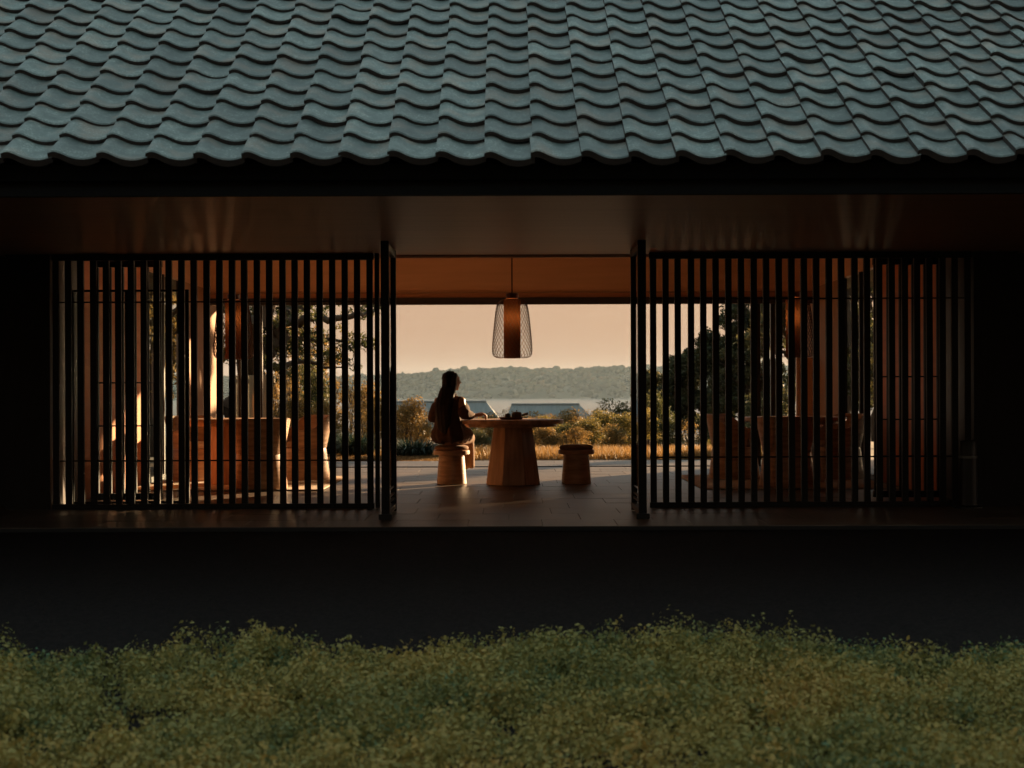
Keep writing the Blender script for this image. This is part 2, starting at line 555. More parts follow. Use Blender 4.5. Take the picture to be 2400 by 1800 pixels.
# ---- roof tiles
TW, TE = 0.2652, 0.256            # working width, exposed length
PITCH = math.atan(0.618)
EAVE_Y, EAVE_Z = 8.69, CAMZ + 1.236
roof = bpy.data.objects.new('roof', None); link(roof, pav)
roof.location = (0, EAVE_Y - 12.5, EAVE_Z)
roof.rotation_euler = (PITCH, 0, 0)


TP_U = [0, 0.06, 0.12, 0.20, 0.28, 0.36, 0.45, 0.55, 0.65, 0.75, 0.85, 0.93, 1.0]
TP_Z = [0.0400, 0.0500, 0.0530, 0.0500, 0.0400, 0.0280, 0.0165, 0.0080, 0.0035, 0.0028, 0.0060, 0.0115, 0.0185]


def tile_profile(u):
    """height of the S-tile across its width, u in 0..1 : crest on the left, wide pan on the right"""
    return float(np.mean(np.interp(np.clip([u - 0.03, u, u + 0.03], 0, 1), TP_U, TP_Z)))


US = [0, 0.035, 0.08, 0.13, 0.19, 0.26, 0.33, 0.41, 0.50, 0.60, 0.71, 0.82, 0.92, 1.0, 1.05]


def tile_mesh(name, front_drop=0.0, L=0.306, th=0.029):
    """local: x across, y up the slope (0 = lower edge), z normal; lower edge is raised because it laps the row below"""
    vs, top, edge = [], [], []
    hs = []
    for u in US:
        hs.append(tile_profile(min(u, 1.0)) + (0.004 if u > 1 else 0))
    n = len(US)
    for yy, lift in ((0.0, 0.029), (0.009, 0.0318), (L, 0.0)):
        for u, h in zip(US, hs):
            dz = -0.003 if yy == 0.0 else 0
            vs.append((u * TW, yy, h + lift + dz))
    for u, h in zip(US, hs):
        vs.append((u * TW, 0.0, h + 0.029 - th - front_drop * (0.62 + 0.38 * math.sin(math.pi * min(max((u - 0.05) / 0.95, 0), 1)))))
    for u, h in zip(US, hs):
        vs.append((u * TW, L, h - th))
    fs = []
    for k in range(2):
        for i in range(n - 1):
            fs.append((k * n + i, k * n + i + 1, (k + 1) * n + i + 1, (k + 1) * n + i)); top.append(len(fs) - 1)
    for i in range(n - 1):
        fs.append((3 * n + i, 3 * n + i + 1, i + 1, i)); edge.append(len(fs) - 1)           # front face
        fs.append((4 * n + i, 4 * n + i + 1, 3 * n + i + 1, 3 * n + i)); edge.append(len(fs) - 1)   # underside
    fs.append((0, n, 2 * n, 4 * n, 3 * n)); edge.append(len(fs) - 1)
    fs.append((n - 1, 3 * n + n - 1, 4 * n + n - 1, 2 * n + n - 1, n + n - 1)); edge.append(len(fs) - 1)
    me = bpy.data.meshes.new(name)
    me.from_pydata(vs, [], fs); me.update()
    me.materials.append(M['tile']); me.materials.append(M['tile_edge'])
    for i in edge: me.polygons[i].material_index = 1
    smooth(me, 35)
    return me


tile_me = [tile_mesh('roof_tile_mesh'), tile_mesh('roof_tile_mesh_b', th=0.031), tile_mesh('roof_tile_mesh_c', th=0.022)]
eave_me = tile_mesh('eave_tile_mesh', front_drop=0.016, th=0.027)
COL0 = -0.245 + 0.093            # x of a column edge near the middle of the picture
ROWS_NEAR = 11
rest = []
for r in range(0, 39):
    yy = r * TE
    half = (8.69 + yy * math.cos(PITCH)) * 1200 / F + 0.32
    for c in range(-57, 58):
        x = COL0 + c * TW
        if r < ROWS_NEAR and -half < x + TW / 2 < half:
            o = bpy.data.objects.new('eave_tile' if r == 0 else 'roof_tile', eave_me if r == 0 else random.choice(tile_me))
            link(o, roof)
            o.location = (x + random.gauss(0, 0.0028), yy + random.gauss(0, 0.0045), random.gauss(0, 0.0016))
            o.rotation_euler = (random.gauss(0, 0.006), random.gauss(0, 0.010), random.gauss(0, 0.008))
        else:
            rest.append((x, yy, r == 0))
tv = np.array([v.co[:] for v in tile_me[0].vertices]); ev = np.array([v.co[:] for v in eave_me.vertices])
fv, ff, ft, fm = [], [], [], []
base_f = [tuple(p.vertices) for p in tile_me[0].polygons]; base_m = [p.material_index for p in tile_me[0].polygons]
k = 0
for x, yy, isE in rest:
    fv.append((ev if isE else tv) + np.array([x, yy, 0]))
    ff += [tuple(i + k for i in f) for f in base_f]; fm += base_m
    ft.append(np.full(len(tv), random.random())); k += len(tv)
me = bpy.data.meshes.new('tile_field')
me.from_pydata(np.concatenate(fv).tolist(), [], ff); me.update()
me.materials.append(M['tile']); me.materials.append(M['tile_edge'])
me.polygons.foreach_set('material_index', np.array(fm, dtype=np.int32))
me.polygons.foreach_set('use_smooth', np.ones(len(fm), dtype=bool))
a = me.attributes.new('tint', 'FLOAT', 'POINT'); a.data.foreach_set('value', np.concatenate(ft).astype(np.float32))
me.set_sharp_from_angle(angle=R(35))
tag(ob('tile_field', me, None, roof), kind='stuff')
# roof deck under the tiles
MB().box(-15.2, 15.2, 0.06, 9.9, -0.12, -0.022).build('roof_deck', 'fascia', roof)
RIDGE_Y = EAVE_Y + 9.9 * math.cos(PITCH); RIDGE_Z = EAVE_Z + 9.9 * math.sin(PITCH)
BACK_EAVE_Y = 24.3; BACK_EAVE_Z = 2.62
mb = MB(); mb.add([(-15.2, RIDGE_Y, RIDGE_Z + 0.02), (15.2, RIDGE_Y, RIDGE_Z + 0.02), (15.2, BACK_EAVE_Y, BACK_EAVE_Z + 0.1), (-15.2, BACK_EAVE_Y, BACK_EAVE_Z + 0.1),
                   (-15.2, RIDGE_Y, RIDGE_Z - 0.1), (15.2, RIDGE_Y, RIDGE_Z - 0.1), (15.2, BACK_EAVE_Y, BACK_EAVE_Z), (-15.2, BACK_EAVE_Y, BACK_EAVE_Z)],
                  [(0, 1, 2, 3), (7, 6, 5, 4), (0, 4, 5, 1), (2, 6, 7, 3), (1, 5, 6, 2), (3, 7, 4, 0)])
pobj(mb.build('rear_roof', 'tile'))
mb = MB().tube([(-15.2, RIDGE_Y, RIDGE_Z + 0.06), (15.2, RIDGE_Y, RIDGE_Z + 0.06)], 0.16, 12)
pobj(mb.build('ridge_cap', 'tile', sm=40))

SOF = CAMZ + 1.237                # soffit height
pobj(box_obj('fascia_board', -15.2, 15.2, 8.86, 8.92, CAMZ + 1.087, CAMZ + 1.225, 'fascia'))
pobj(box_obj('soffit', -15.2, 15.2, 8.93, 14.62, SOF, SOF + 0.05, 'soffit'))
pobj(box_obj('soffit_trim', -4.28, 4.28, 14.623, 14.66, SOF - 0.012, SOF + 0.10, 'soffit'))
pobj(box_obj('screen_track', -4.28, 4.28, 14.665, 14.70, SOF - 0.022, SOF + 0.02, 'soffit'))
CEIL = 3.35
pobj(box_obj('room_ceiling', -4.32, 4.32, 14.63, 21.98, CEIL, CEIL + 0.05, 'cream'))
pobj(box_obj('upper_wall', -4.28, 4.28, 14.63, 14.70, SOF + 0.105, CEIL - 0.002, 'wallwood'))
# rear wall band over the opening
YB = 21.9
zb = lambda y: CAMZ - (y - 910) / F * YB
pobj(box_obj('rear_upper_wall', -4.28, 4.28, YB, YB + 0.08, zb(684), CEIL - 0.002, 'wallwood'))
pobj(box_obj('ledge', -4.28, 4.28, YB - 0.035, YB + 0.085, zb(686.5), zb(684) - 0.002, 'plaster'))
pobj(box_obj('header_beam', -4.28, 4.28, YB + 0.02, YB + 0.10, zb(697), zb(686.5) - 0.002, 'soffit'))
pobj(box_obj('header_track', -4.28, 4.28, YB - 0.01, YB + 0.13, zb(713), zb(697) - 0.002, 'darkpanel'))
# side walls of the room, each with a glazed bay
for s, nm in ((-1, 'L'), (1, 'R')):
    X0 = s * 4.25; X1 = s * 4.33
    a, b_ = min(X0, X1), max(X0, X1)
    pobj(box_obj('side_wall', a, b_, 15.55, 18.15, 0.0, CEIL - 0.004, 'cedar'))
    pobj(box_obj('side_wall', a, b_, 20.45, 23.2, 0.0, zb(684) + 0.06, 'plaster'))
    pobj(box_obj('side_wall', a, b_, 20.45, 21.895, zb(684) + 0.062, CEIL - 0.004, 'wallwood'))
    pobj(box_obj('side_wall', a, b_, 18.152, 20.448, 2.50, CEIL - 0.004, 'wallwood'))
    wf = box_obj('window_frame', a, b_, 18.152, 20.448, 0.0, 0.06, 'darkpanel'); pobj(wf)
    for yy in (18.18, 19.3, 20.42):
        pobj(box_obj('window_mullion', a - 0.003, b_ + 0.003, yy - 0.028, yy + 0.028, 0.062, 2.498, 'darkpanel'))
    pobj(box_obj('sun_stop_post', min(s * 4.215, s * 4.62), max(s * 4.215, s * 4.62), 14.40, 14.897, 0.001, SOF - 0.002, 'blackwood'))  # post added at each screen end to stop sun leaking past it
    # dark flanking walls of the entrance front
    pobj(box_obj('front_wall', min(s * 4.26, s * 15.0), max(s * 4.26, s * 15.0), 14.9, 15.0, -0.1, CEIL, 'blackwood'))
    pobj(box_obj('end_wall', min(s * 14.9, s * 15.0), max(s * 14.9, s * 15.0), 15.003, 22.0, -0.1, CEIL, 'blackwood'))
    pobj(box_obj('wall_return', a, b_, 15.004, 15.546, 0.0, CEIL - 0.004, 'blackwood'))
# rear posts and parked glazed leaves at both ends of the rear opening
for px0, px1, m_ in ((1768, 1782, 'darkpanel'), (606, 616, 'darkpanel'), (560, 566, 'darkpanel'), (1806, 1816, 'darkpanel')):
    xa, xb = (px0 - 1200) / F * 22.0, (px1 - 1200) / F * 22.0
    pobj(box_obj('door_stile', xa, xb, 21.96, 22.02, 0.0, zb(713) - 0.002, m_))
for px0, px1 in ((567, 605), (1783, 1805)):
    xa, xb = (px0 - 1200) / F * 22.0, (px1 - 1200) / F * 22.0
    pobj(box_obj('pane', xa, xb, 21.986, 21.992, 0.02, zb(713) - 0.003, 'glass'))
# right end: plain wood return beside the window
xa, xb = (1866 - 1200) / F * 22.1, 4.245
pobj(box_obj('rear_wall_panel', xa, xb, 22.05, 22.12, 0.0, zb(840), 'wallwood'))

# ---- floor with stone slabs
fl = MB().box(-15.0, 15.0, 12.5, 23.8, -0.14, -0.006).build('floor', 'slab_bed')
tag(fl, kind='structure')
SW, SD = 0.60, 0.628
slab_me = []
for i in range(4):
    mb = MB().box(-SW / 2 + 0.0018, SW / 2 - 0.0018, -SD / 2 + 0.0018, SD / 2 - 0.0018, -0.03, 0.0)
    me = mb.mesh('slab_mesh', bevel=0.0016); me.materials.append(M['slab']); slab_me.append(me)
rest = []
for r in range(18):
    y0 = 12.5 + r * SD
    for c in range(-16, 17):
        x = c * SW + (0.22 if r % 2 else -0.06) + 0.05 * ((r * 7) % 3)
        z = random.gauss(0, 0.0006)
        if abs(x) < 4.75:
            o = bpy.data.objects.new('floor_tile', slab_me[0]); link(o, fl)
            o.location = (x, y0 + SD / 2, z)
            o.rotation_euler = (random.gauss(0, 0.0012), random.gauss(0, 0.0012), 0)
        elif abs(x) < 8.8:
            rest.append((x, y0 + SD / 2, z))
mb = MB()
for x, y, z in rest:
    mb.box(x - SW / 2 + 0.0018, x + SW / 2 - 0.0018, y - SD / 2 + 0.0018, y + SD / 2 - 0.0018, -0.03, z)
tag(mb.build('floor_tile_field', 'slab', fl), kind='stuff')
box_obj('door_track', -4.2, 4.2, 21.90, 21.94, 0.001, 0.012, 'iron', fl)

# ================================================================== LATTICE SCREENS
LAT_D = 14.45
SP, SLW, SLT = 0.115, 0.056, 0.045
LZ0, LZ1 = CAMZ - (1196 - 910) / F * LAT_D, CAMZ - (592 - 910) / F * LAT_D


def lattice(name, label, xfirst, n, D, rods, z0, z1, rail_t=0.062, rail_b=0.07, w=SLW, group=None, ends=None, SP=SP):
    cx = xfirst + (n - 1) * SP / 2
    t = thing(name, label, 'screen', (cx, D, 0), 0, group)
    me = MB().box(-w / 2, w / 2, -SLT / 2, SLT / 2, z0 + rail_b + 0.001, z1 - rail_t - 0.001).mesh('slat_mesh', bevel=0.002)
    me.materials.append(M['blackwood'])
    for i in range(n):
        o = bpy.data.objects.new('slat', me); link(o, t)
        o.location = (xfirst + i * SP - cx + random.gauss(0, 0.0012), 0, 0)
        o.rotation_euler = (random.gauss(0, 0.0008), random.gauss(0, 0.0006), random.gauss(0, 0.012))
    xa = xfirst - w / 2 - cx - 0.006; xb = -xa
    MB().box(xa, xb, -0.03, 0.03, z1 - rail_t, z1).build('top_rail', 'blackwood', t, bevel=0.002)
    MB().box(xa, xb, -0.03, 0.03, z0, z0 + rail_b).build('bottom_rail', 'blackwood', t, bevel=0.002)
    for rz in rods:
        MB().tube([(xa, 0, rz), (xb, 0, rz)], 0.007, 6).build('rod', 'iron', t)
    for ex in (ends or []):
        MB().box(ex - cx - 0.02, ex - cx + 0.02, -0.034, 0.034, 0.004, z1 + 0.012).build('end_stile', 'blackwood', t, bevel=0.002)
    return t


zL = lambda y, D=LAT_D: CAMZ - (y - 910) / F * D
xL = lambda x, D=LAT_D: (x - 1200) / F * D
lattice('lattice_screen', 'black slatted timber screen across the sunlit side of the room, beside the seated woman',
        xL(868) - 25 * SP, 26, LAT_D, (zL(705), zL(1077)), LZ0, LZ1, ends=(xL(884.5),))
lattice('lattice_screen', 'black slatted timber screen across the shaded side of the room, opposite the seated woman',
        xL(1531), 26, LAT_D, (zL(702), zL(1073)), LZ0, LZ1)
lattice('lattice_leaf', 'narrow dark lattice leaf parked behind the sunlit slatted screen against the wall', xL(868 - 22 * 29.45 + 5, 15.05), 6, 15.05,
        (zL(706, 15.05), zL(894, 15.05), zL(995, 15.05), zL(1078, 15.05)), zL(1168, 15.05), zL(608, 15.05), 0.062, 0.06, SP=0.1198)
lattice('lattice_leaf', 'narrow dark lattice leaf parked behind the shaded slatted screen against the wall', xL(1531 + 18 * 29.45 - 6, 15.05), 6, 15.05,
        (zL(702, 15.05), zL(886, 15.05), zL(986, 15.05), zL(1072, 15.05)), zL(1168, 15.05), zL(608, 15.05), 0.062, 0.06, SP=0.1198)


def sliding_glass(label, xa, xb, D):
    t = thing('glass_door', label, 'door', ((xa + xb) / 2, D, 0))
    h = (xb - xa) / 2
    z1 = CAMZ - (676 - 910) / F * D
    for x in (-h + 0.02, h - 0.02):
        MB().box(x - 0.018, x + 0.018, -0.018, 0.018, 0.006, z1).build('stile', 'blackwood', t)
    MB().box(-h + 0.039, h - 0.039, -0.016, 0.016, 0.006, 0.05).build('bottom_rail', 'blackwood', t)
    MB().box(-h + 0.039, h - 0.039, -0.016, 0.016, z1 - 0.02, z1).build('top_rail', 'blackwood', t)
    MB().box(-h + 0.039, h - 0.039, -0.003, 0.003, 0.051, z1 - 0.021).build('pane', 'glass', t)


sliding_glass('glass sliding leaf behind the sunlit slatted screen, nearest the end wall', -4.12, -3.56, 14.72)
sliding_glass('glass sliding leaf behind the sunlit slatted screen, second from the end wall', -3.62, -3.02, 14.78)


def folded_panel(label, x, sgn):
    """glazed leaf standing open at right angles to the screen"""
    t = thing('folding_door', label, 'door', (x, 13.6, 0))
    z1 = SOF - 0.006
    for yy, w, nm in ((-0.43, 0.034, 'stile'), (0.45, 0.026, 'stile')):
        MB().box(-w, w, yy - 0.03, yy + 0.03, 0.006, z1).build(nm, 'blackwood', t, bevel=0.003)
    MB().box(-0.024, 0.024, -0.399, 0.419, z1 - 0.07, z1 - 0.012).build('top_rail', 'blackwood', t, bevel=0.002)
    MB().box(-0.024, 0.024, -0.399, 0.419, 0.03, 0.075).build('bottom_rail', 'blackwood', t, bevel=0.002)
    for zz in (0.115, 0.16):
        MB().box(-0.012, 0.012, -0.399, 0.419, zz, zz + 0.014).build('bottom_bar', 'blackwood', t)
    MB().tube([(0, -0.399, 0.225), (0, 0.419, 0.225)], 0.008, 6).build('rod', 'iron', t)
    MB().box(-0.003, 0.003, -0.396, 0.416, 0.24, z1 - 0.072).build('pane', 'glass', t)
    MB().box(-0.055, 0.055, -0.50, -0.461, 0.004, 0.05).build('floor_guide', 'iron', t, bevel=0.004)


folded_panel('black framed glazed leaf folded open beside the seated woman', -1.056, -1)
folded_panel('black framed glazed leaf folded open next to the empty stool', 1.085, 1)

# ================================================================== FURNITURE
S_TAB = 205.0
YT = F / S_TAB


def make_table(label, loc, group):
    t = thing('dining_table', label, 'table', loc, 0, group)
    # top, slightly rounded edge, on a recessed disc
    MB().lathe([(0.0, 0.737), (0.570, 0.737), (0.582, 0.733), (0.585, 0.727), (0.585, 0.695), (0.580, 0.690), (0.0, 0.690)][::-1], 72).build('tabletop', 'oak', t, sm=30)
    MB().lathe([(0.0, 0.655), (0.50, 0.655), (0.505, 0.660), (0.505, 0.688), (0.0, 0.688)], 64).build('top_ring', 'oak', t, sm=30)
    # eight tapered boards with open joints
    for k in range(8):
        a0 = k * math.pi / 4
        r0, r1 = 0.305, 0.218
        h0 = r0 * math.tan(math.pi / 8) - 0.0016; h1 = r1 * math.tan(math.pi / 8) - 0.0016
        c0, c1 = r0 * 1.0, r1 * 1.0
        th = 0.03
        k0, k1 = h0 - th * math.tan(math.pi / 8), h1 - th * math.tan(math.pi / 8)
        vs = [(c0, -h0, 0.0), (c0, h0, 0.0), (c1, h1, 0.653), (c1, -h1, 0.653), (c0 - th, -k0, 0.0), (c0 - th, k0, 0.0), (c1 - th, k1, 0.653), (c1 - th, -k1, 0.653)]
        MB().add(vs, [(0, 1, 2, 3), (7, 6, 5, 4), (0, 3, 7, 4), (1, 5, 6, 2), (3, 2, 6, 7), (0, 4, 5, 1)]).build('base_board', 'oak', t, bevel=0.002, rot=(0, 0, a0 + 0.03))
    return t


make_table('round oak table with faceted base where the woman sits, set with tea things', (0.008, YT, 0), 'round oak tables in the pavilion')


def make_stool(label, loc):
    t = thing('stool', label, 'stool', loc, random.random() * 6, 'turned oak stools at the middle table')
    MB().lathe([(0.0, 0.002), (0.165, 0.002), (0.170, 0.008), (0.166, 0.06), (0.145, 0.335), (0.0, 0.335)], 48).build('base', 'oak_turned', t, sm=40)
    MB().lathe([(0.0, 0.337), (0.193, 0.337), (0.205, 0.343), (0.207, 0.36), (0.205, 0.385), (0.198, 0.391), (0.0, 0.391)], 48).build('seat', 'oak_turned', t, sm=40)
    MB().lathe([(0.0, 0.393), (0.180, 0.393), (0.192, 0.402), (0.195, 0.418), (0.186, 0.433), (0.155, 0.444), (0.09, 0.449), (0.0, 0.450)], 48).build('cushion', 'cushion', t, sm=60)
    return t


make_stool('turned oak stool with round cushion that the woman sits on', ((1058 - 1200) / S_TAB, YT, 0))
make_stool('empty turned oak stool with round cushion across the table from the woman', ((1350 - 1200) / S_TAB, YT, 0))


def make_chair(label, loc, rz, cushion='cushion'):
    """tub chair with an hourglass outline: flared drum below, open flared shell above; faces +Y at rz=0"""
    t = thing('tub_chair', label, 'chair', loc, rz, 'tub chairs at the outer tables')
    MB().lathe([(0.0, 0.002), (0.300, 0.002), (0.304, 0.01), (0.262, 0.34), (0.255, 0.372), (0.0, 0.372)], 48).build('base', 'oak_turned', t, sm=40)
    # shell: wraps the back (angle -90 deg is the back), arms lower than the back
    n = 44
    vs, fs = [], []
    for i in range(n + 1):
        u = -1 + 2 * i / n
        ang = -math.pi / 2 + u * R(140)
        top = 0.76 - 0.17 * (0.5 - 0.5 * math.cos(min(max((abs(u) - 0.36) / 0.42, 0), 1) * math.pi))
        for z, thick in ((0.375, 0), (top, 0), (top, 0.026), (0.375, 0.026)):
            r = 0.262 + (z - 0.375) * 0.20 - thick
            vs.append((r * math.cos(ang), r * math.sin(ang), z))
    for i in range(n):
        a, b = i * 4, (i + 1) * 4
        for k in range(4):
            fs.append((a + k, b + k, b + (k + 1) % 4, a + (k + 1) % 4))
    fs.append((0, 1, 2, 3)); fs.append(tuple(n * 4 + k for k in (3, 2, 1, 0)))
    MB().add(vs, fs).build('shell', 'oak_turned', t, sm=35)
    MB().lathe([(0.0, 0.374), (0.215, 0.374), (0.225, 0.384), (0.228, 0.42), (0.215, 0.445), (0.17, 0.456), (0.0, 0.46)], 40).build('seat_cushion', cushion, t, sm=60)
    return t


rugs = [('cream woven rug under the outer table on the sunlit side', -1), ('grey woven rug under the outer table on the shaded side', 1)]
for lab, s in rugs:
    x0, x1 = sorted((s * 2.04, s * 4.15))
    tag(box_obj('rug', x0, x1, 16.9, 19.5, 0.003, 0.018, 'rug', bevel=0.003), lab, 'rug')
ZR = 0.019
make_table('round oak table behind the slats on the sunlit cream rug', (-3.20, YT, ZR), 'round oak tables in the pavilion')
make_table('round oak table in the dark behind the slats on the shaded side', (3.23, YT, ZR), 'round oak tables in the pavilion')
make_chair('oak tub chair with its back to the camera, in front of the sunlit side table', (-2.74, 17.12, ZR), R(28))
make_chair('sunlit oak tub chair with flared back, beyond the sunlit side table and nearest the garden', (-2.48, 18.85, ZR), R(125))
make_chair('tub chair with a bright cream cushion by the wall at the sunlit side table', (-3.78, 18.7, ZR), R(-148), 'cream')
make_chair('dim oak tub chair on the garden side of the shaded side table', (2.63, 18.7, ZR), R(-115))
make_chair('dark oak tub chair with its back to the camera at the shaded side table', (2.98, 17.12, ZR), R(-8))
make_chair('tub chair in the gloom by the wall at the shaded side table', (3.84, 18.6, ZR), R(112))


# pendant lamps
def diffuser_mat():
    m, t, b = new_mat('lamp_fabric')
    N, L = t.nodes, t.links
    tr = N.new('ShaderNodeBsdfTranslucent'); tr.inputs[0].default_value = (0.42, 0.20, 0.10, 1)
    df = N.new('ShaderNodeBsdfDiffuse'); df.inputs[0].default_value = (0.20, 0.085, 0.045, 1)
    mx = N.new('ShaderNodeMixShader'); mx.inputs[0].default_value = 0.034
    L.new(df.outputs[0], mx.inputs[1]); L.new(tr.outputs[0], mx.inputs[2])
    L.new(mx.outputs[0], N['Material Output'].inputs[0])
    return m


def bulb_mat():
    m, t, b = new_mat('bulb')
    b.inputs['Emission Color'].default_value = (1.0, 0.48, 0.16, 1)
    b.inputs['Emission Strength'].default_value = 18.0
    return m


M['diffuser'] = diffuser_mat(); M['bulb'] = bulb_mat()


def cage_profile(t):
    """t 0 (bottom) .. 1 (top): radius, height of the wire shade (total 0.69 high)"""
    pts = [(0.0, 0.0), (0.06, 0.0), (0.12, 0.0), (0.17, 0.004), (0.205, 0.02), (0.224, 0.05), (0.229, 0.09), (0.226, 0.16), (0.216, 0.28), (0.204, 0.40), (0.192, 0.51),
           (0.181, 0.58), (0.166, 0.63), (0.14, 0.662), (0.10, 0.676), (0.06, 0.68)]
    x = t * (len(pts) - 1); i = min(int(x), len(pts) - 2); f = x - i
    return pts[i][0] + (pts[i + 1][0] - pts[i][0]) * f, pts[i][1] + (pts[i + 1][1] - pts[i][1]) * f


def make_cage():
    nw, seg = 30, 44
    vs, qs = [], []
    rad = 0.0034
    # arc-length parametrisation
    tt = np.linspace(0.18, 1, 200); rz = np.array([cage_profile(t) for t in tt])
    s = np.concatenate([[0], np.cumsum(np.hypot(*np.diff(rz, axis=0).T))])
    us = np.linspace(0, s[-1], seg + 1)
    rr = np.interp(us, s, rz[:, 0]); zz = np.interp(us, s, rz[:, 1])
    k = 0
    for d in (1, -1):
        for w_ in range(nw):
            ph = 2 * math.pi * w_ / nw
            for i in range(seg + 1):
                a = ph + d * us[i] * 3.0
                for q in range(3):
                    b = 2 * math.pi * q / 3
                    r2 = rr[i] + rad * math.cos(b)
                    vs.append((r2 * math.cos(a) - rad * 0.8 * math.sin(b) * math.sin(a), r2 * math.sin(a) + rad * 0.8 * math.sin(b) * math.cos(a), zz[i] + rad * 0.4 * math.sin(b)))
            for i in range(seg):
                for q in range(3):
                    qs.append((k + i * 3 + q, k + i * 3 + (q + 1) % 3, k + (i + 1) * 3 + (q + 1) % 3, k + (i + 1) * 3 + q))
            k += (seg + 1) * 3
    return from_np('cage', np.array(vs), np.array(qs))


cage_me = make_cage(); cage_me.materials.append(M['bronze'])


def make_pendant(label, loc):
    t = thing('pendant_lamp', label, 'lamp', loc, 0, 'wire pendant lamps over the tables')
    ob('wire_shade', cage_me, None, t)
    MB().tube([(0.095 * math.cos(a), 0.095 * math.sin(a), 0.004) for a in np.linspace(0, 2 * math.pi, 33)], 0.003, 5, cap=False).build('bottom_ring', 'bronze', t)
    mb = MB(); mb.lathe([(0.096, 0.006), (0.096, 0.672)], 40); mb.f = [f for f in mb.f if len(f) == 4]
    mb.build('diffuser', 'diffuser', t, sm=60)
    MB().lathe([(0.0, 0.40), (0.022, 0.405), (0.036, 0.43), (0.038, 0.46), (0.028, 0.50), (0.014, 0.53), (0.0, 0.532)], 16).build('bulb', 'bulb', t, sm=60)
    MB().lathe([(0.0, 0.684), (0.068, 0.684), (0.070, 0.690), (0.070, 0.742), (0.02, 0.744), (0.0, 0.744)], 32).build('cap', 'bronze', t, sm=30)
    MB().tube([(0, 0, 0.744), (0, 0, CEIL - loc[2] - 0.002)], 0.009, 8).build('rod', 'bronze', t)
    return t


ZP = CAMZ - (840 - 910) / S_TAB
make_pendant('wire mesh pendant lamp hanging over the middle table against the sky', (0.004, YT, ZP))
make_pendant('wire mesh pendant lamp behind the slats over the sunlit side table', ((548 - 1200) / S_TAB, YT, ZP))
make_pendant('wire mesh pendant lamp behind the slats over the shaded side table', ((1862 - 1200) / S_TAB, YT, ZP))

# tea things on the middle table
ZT = 0.7375
tr = thing('tea_tray', 'dark wooden tea tray on the middle table', 'tray', ((1198 - 1200) / S_TAB, YT - 0.02, ZT), 0)
MB().lathe([(0.0, 0.0), (0.115, 0.0), (0.125, 0.004), (0.147, 0.024), (0.144, 0.026), (0.12, 0.011), (0.0, 0.009)], 40).build('dish', 'tray', tr, sm=40)
cup = thing('tea_cup', 'small dark tea cup beside the teapot on the tray', 'cup', ((1189.5 - 1200) / S_TAB, YT - 0.05, ZT + 0.0095), 0)
MB().lathe([(0.0, 0.0), (0.030, 0.0), (0.034, 0.004), (0.033, 0.03), (0.028, 0.056), (0.025, 0.056), (0.029, 0.03), (0.029, 0.008), (0.0, 0.007)], 28).build('bowl', 'ceramic', cup, sm=50)
pot = thing('teapot', 'dark side-handled teapot with flat lid on the tray', 'teapot', ((1211 - 1200) / S_TAB, YT - 0.02, ZT + 0.0095), 0)
MB().lathe([(0.0, 0.0), (0.050, 0.0), (0.057, 0.006), (0.060, 0.03), (0.056, 0.060), (0.048, 0.068), (0.0, 0.068)], 32).build('pot_body', 'ceramic', pot, sm=40)
ld = MB().lathe([(0.0, 0.069), (0.050, 0.069), (0.052, 0.073), (0.046, 0.077), (0.0, 0.079)], 32).build('lid', 'ceramic', pot, sm=40)
MB().lathe([(0.0, 0.079), (0.005, 0.080), (0.008, 0.090), (0.006, 0.097), (0.0, 0.099)], 14).build('knob', 'ceramic', ld, sm=50)
MB().tube([(0.052, 0, 0.036), (0.075, 0, 0.042), (0.10, 0, 0.049), (0.128, 0, 0.057)], [0.010, 0.011, 0.0135, 0.017], 12).build('handle', 'ceramic', pot, sm=50)
MB().tube([(-0.01, 0.052, 0.035), (-0.012, 0.072, 0.045), (-0.013, 0.086, 0.058)], [0.012, 0.009, 0.007], 10).build('spout', 'ceramic', pot, sm=50)

# dark round stand by the entrance wall, at the shaded end
st = thing('lantern_stand', 'dark drum-shaped stand in deep shade by the entrance wall', 'stand', ((2268 - 1200) / F * 14.2, 14.2, 0))
MB().lathe([(0.0, 0.002), (0.13, 0.002), (0.13, 0.02), (0.085, 0.03), (0.080, 0.45), (0.0, 0.45)], 32).build('post', 'iron', st, sm=40)
MB().lathe([(0.0, 0.452), (0.082, 0.452), (0.084, 0.47), (0.0, 0.472)], 32).build('collar', 'farroof', st, sm=40)
MB().lathe([(0.0, 0.474), (0.075, 0.474), (0.075, 0.60), (0.070, 0.61), (0.0, 0.612)], 32).build('drum', 'iron', st, sm=40)


# ================================================================== PERSON
def sphere_chain(mb_list, pts, radii, step=0.35):
    """union of spheres along a polyline (list of (centre, radius))"""
    for (a, ra), (b, rb) in zip(list(zip(pts, radii)), list(zip(pts, radii))[1:]):
        a, b = Vector(a), Vector(b)
        L = (b - a).length
        n = max(2, int(L / (min(ra, rb) * step)) + 1)
        for i in range(n + 1):
            t = i / n
            mb_list.append((a.lerp(b, t), ra + (rb - ra) * t, None))


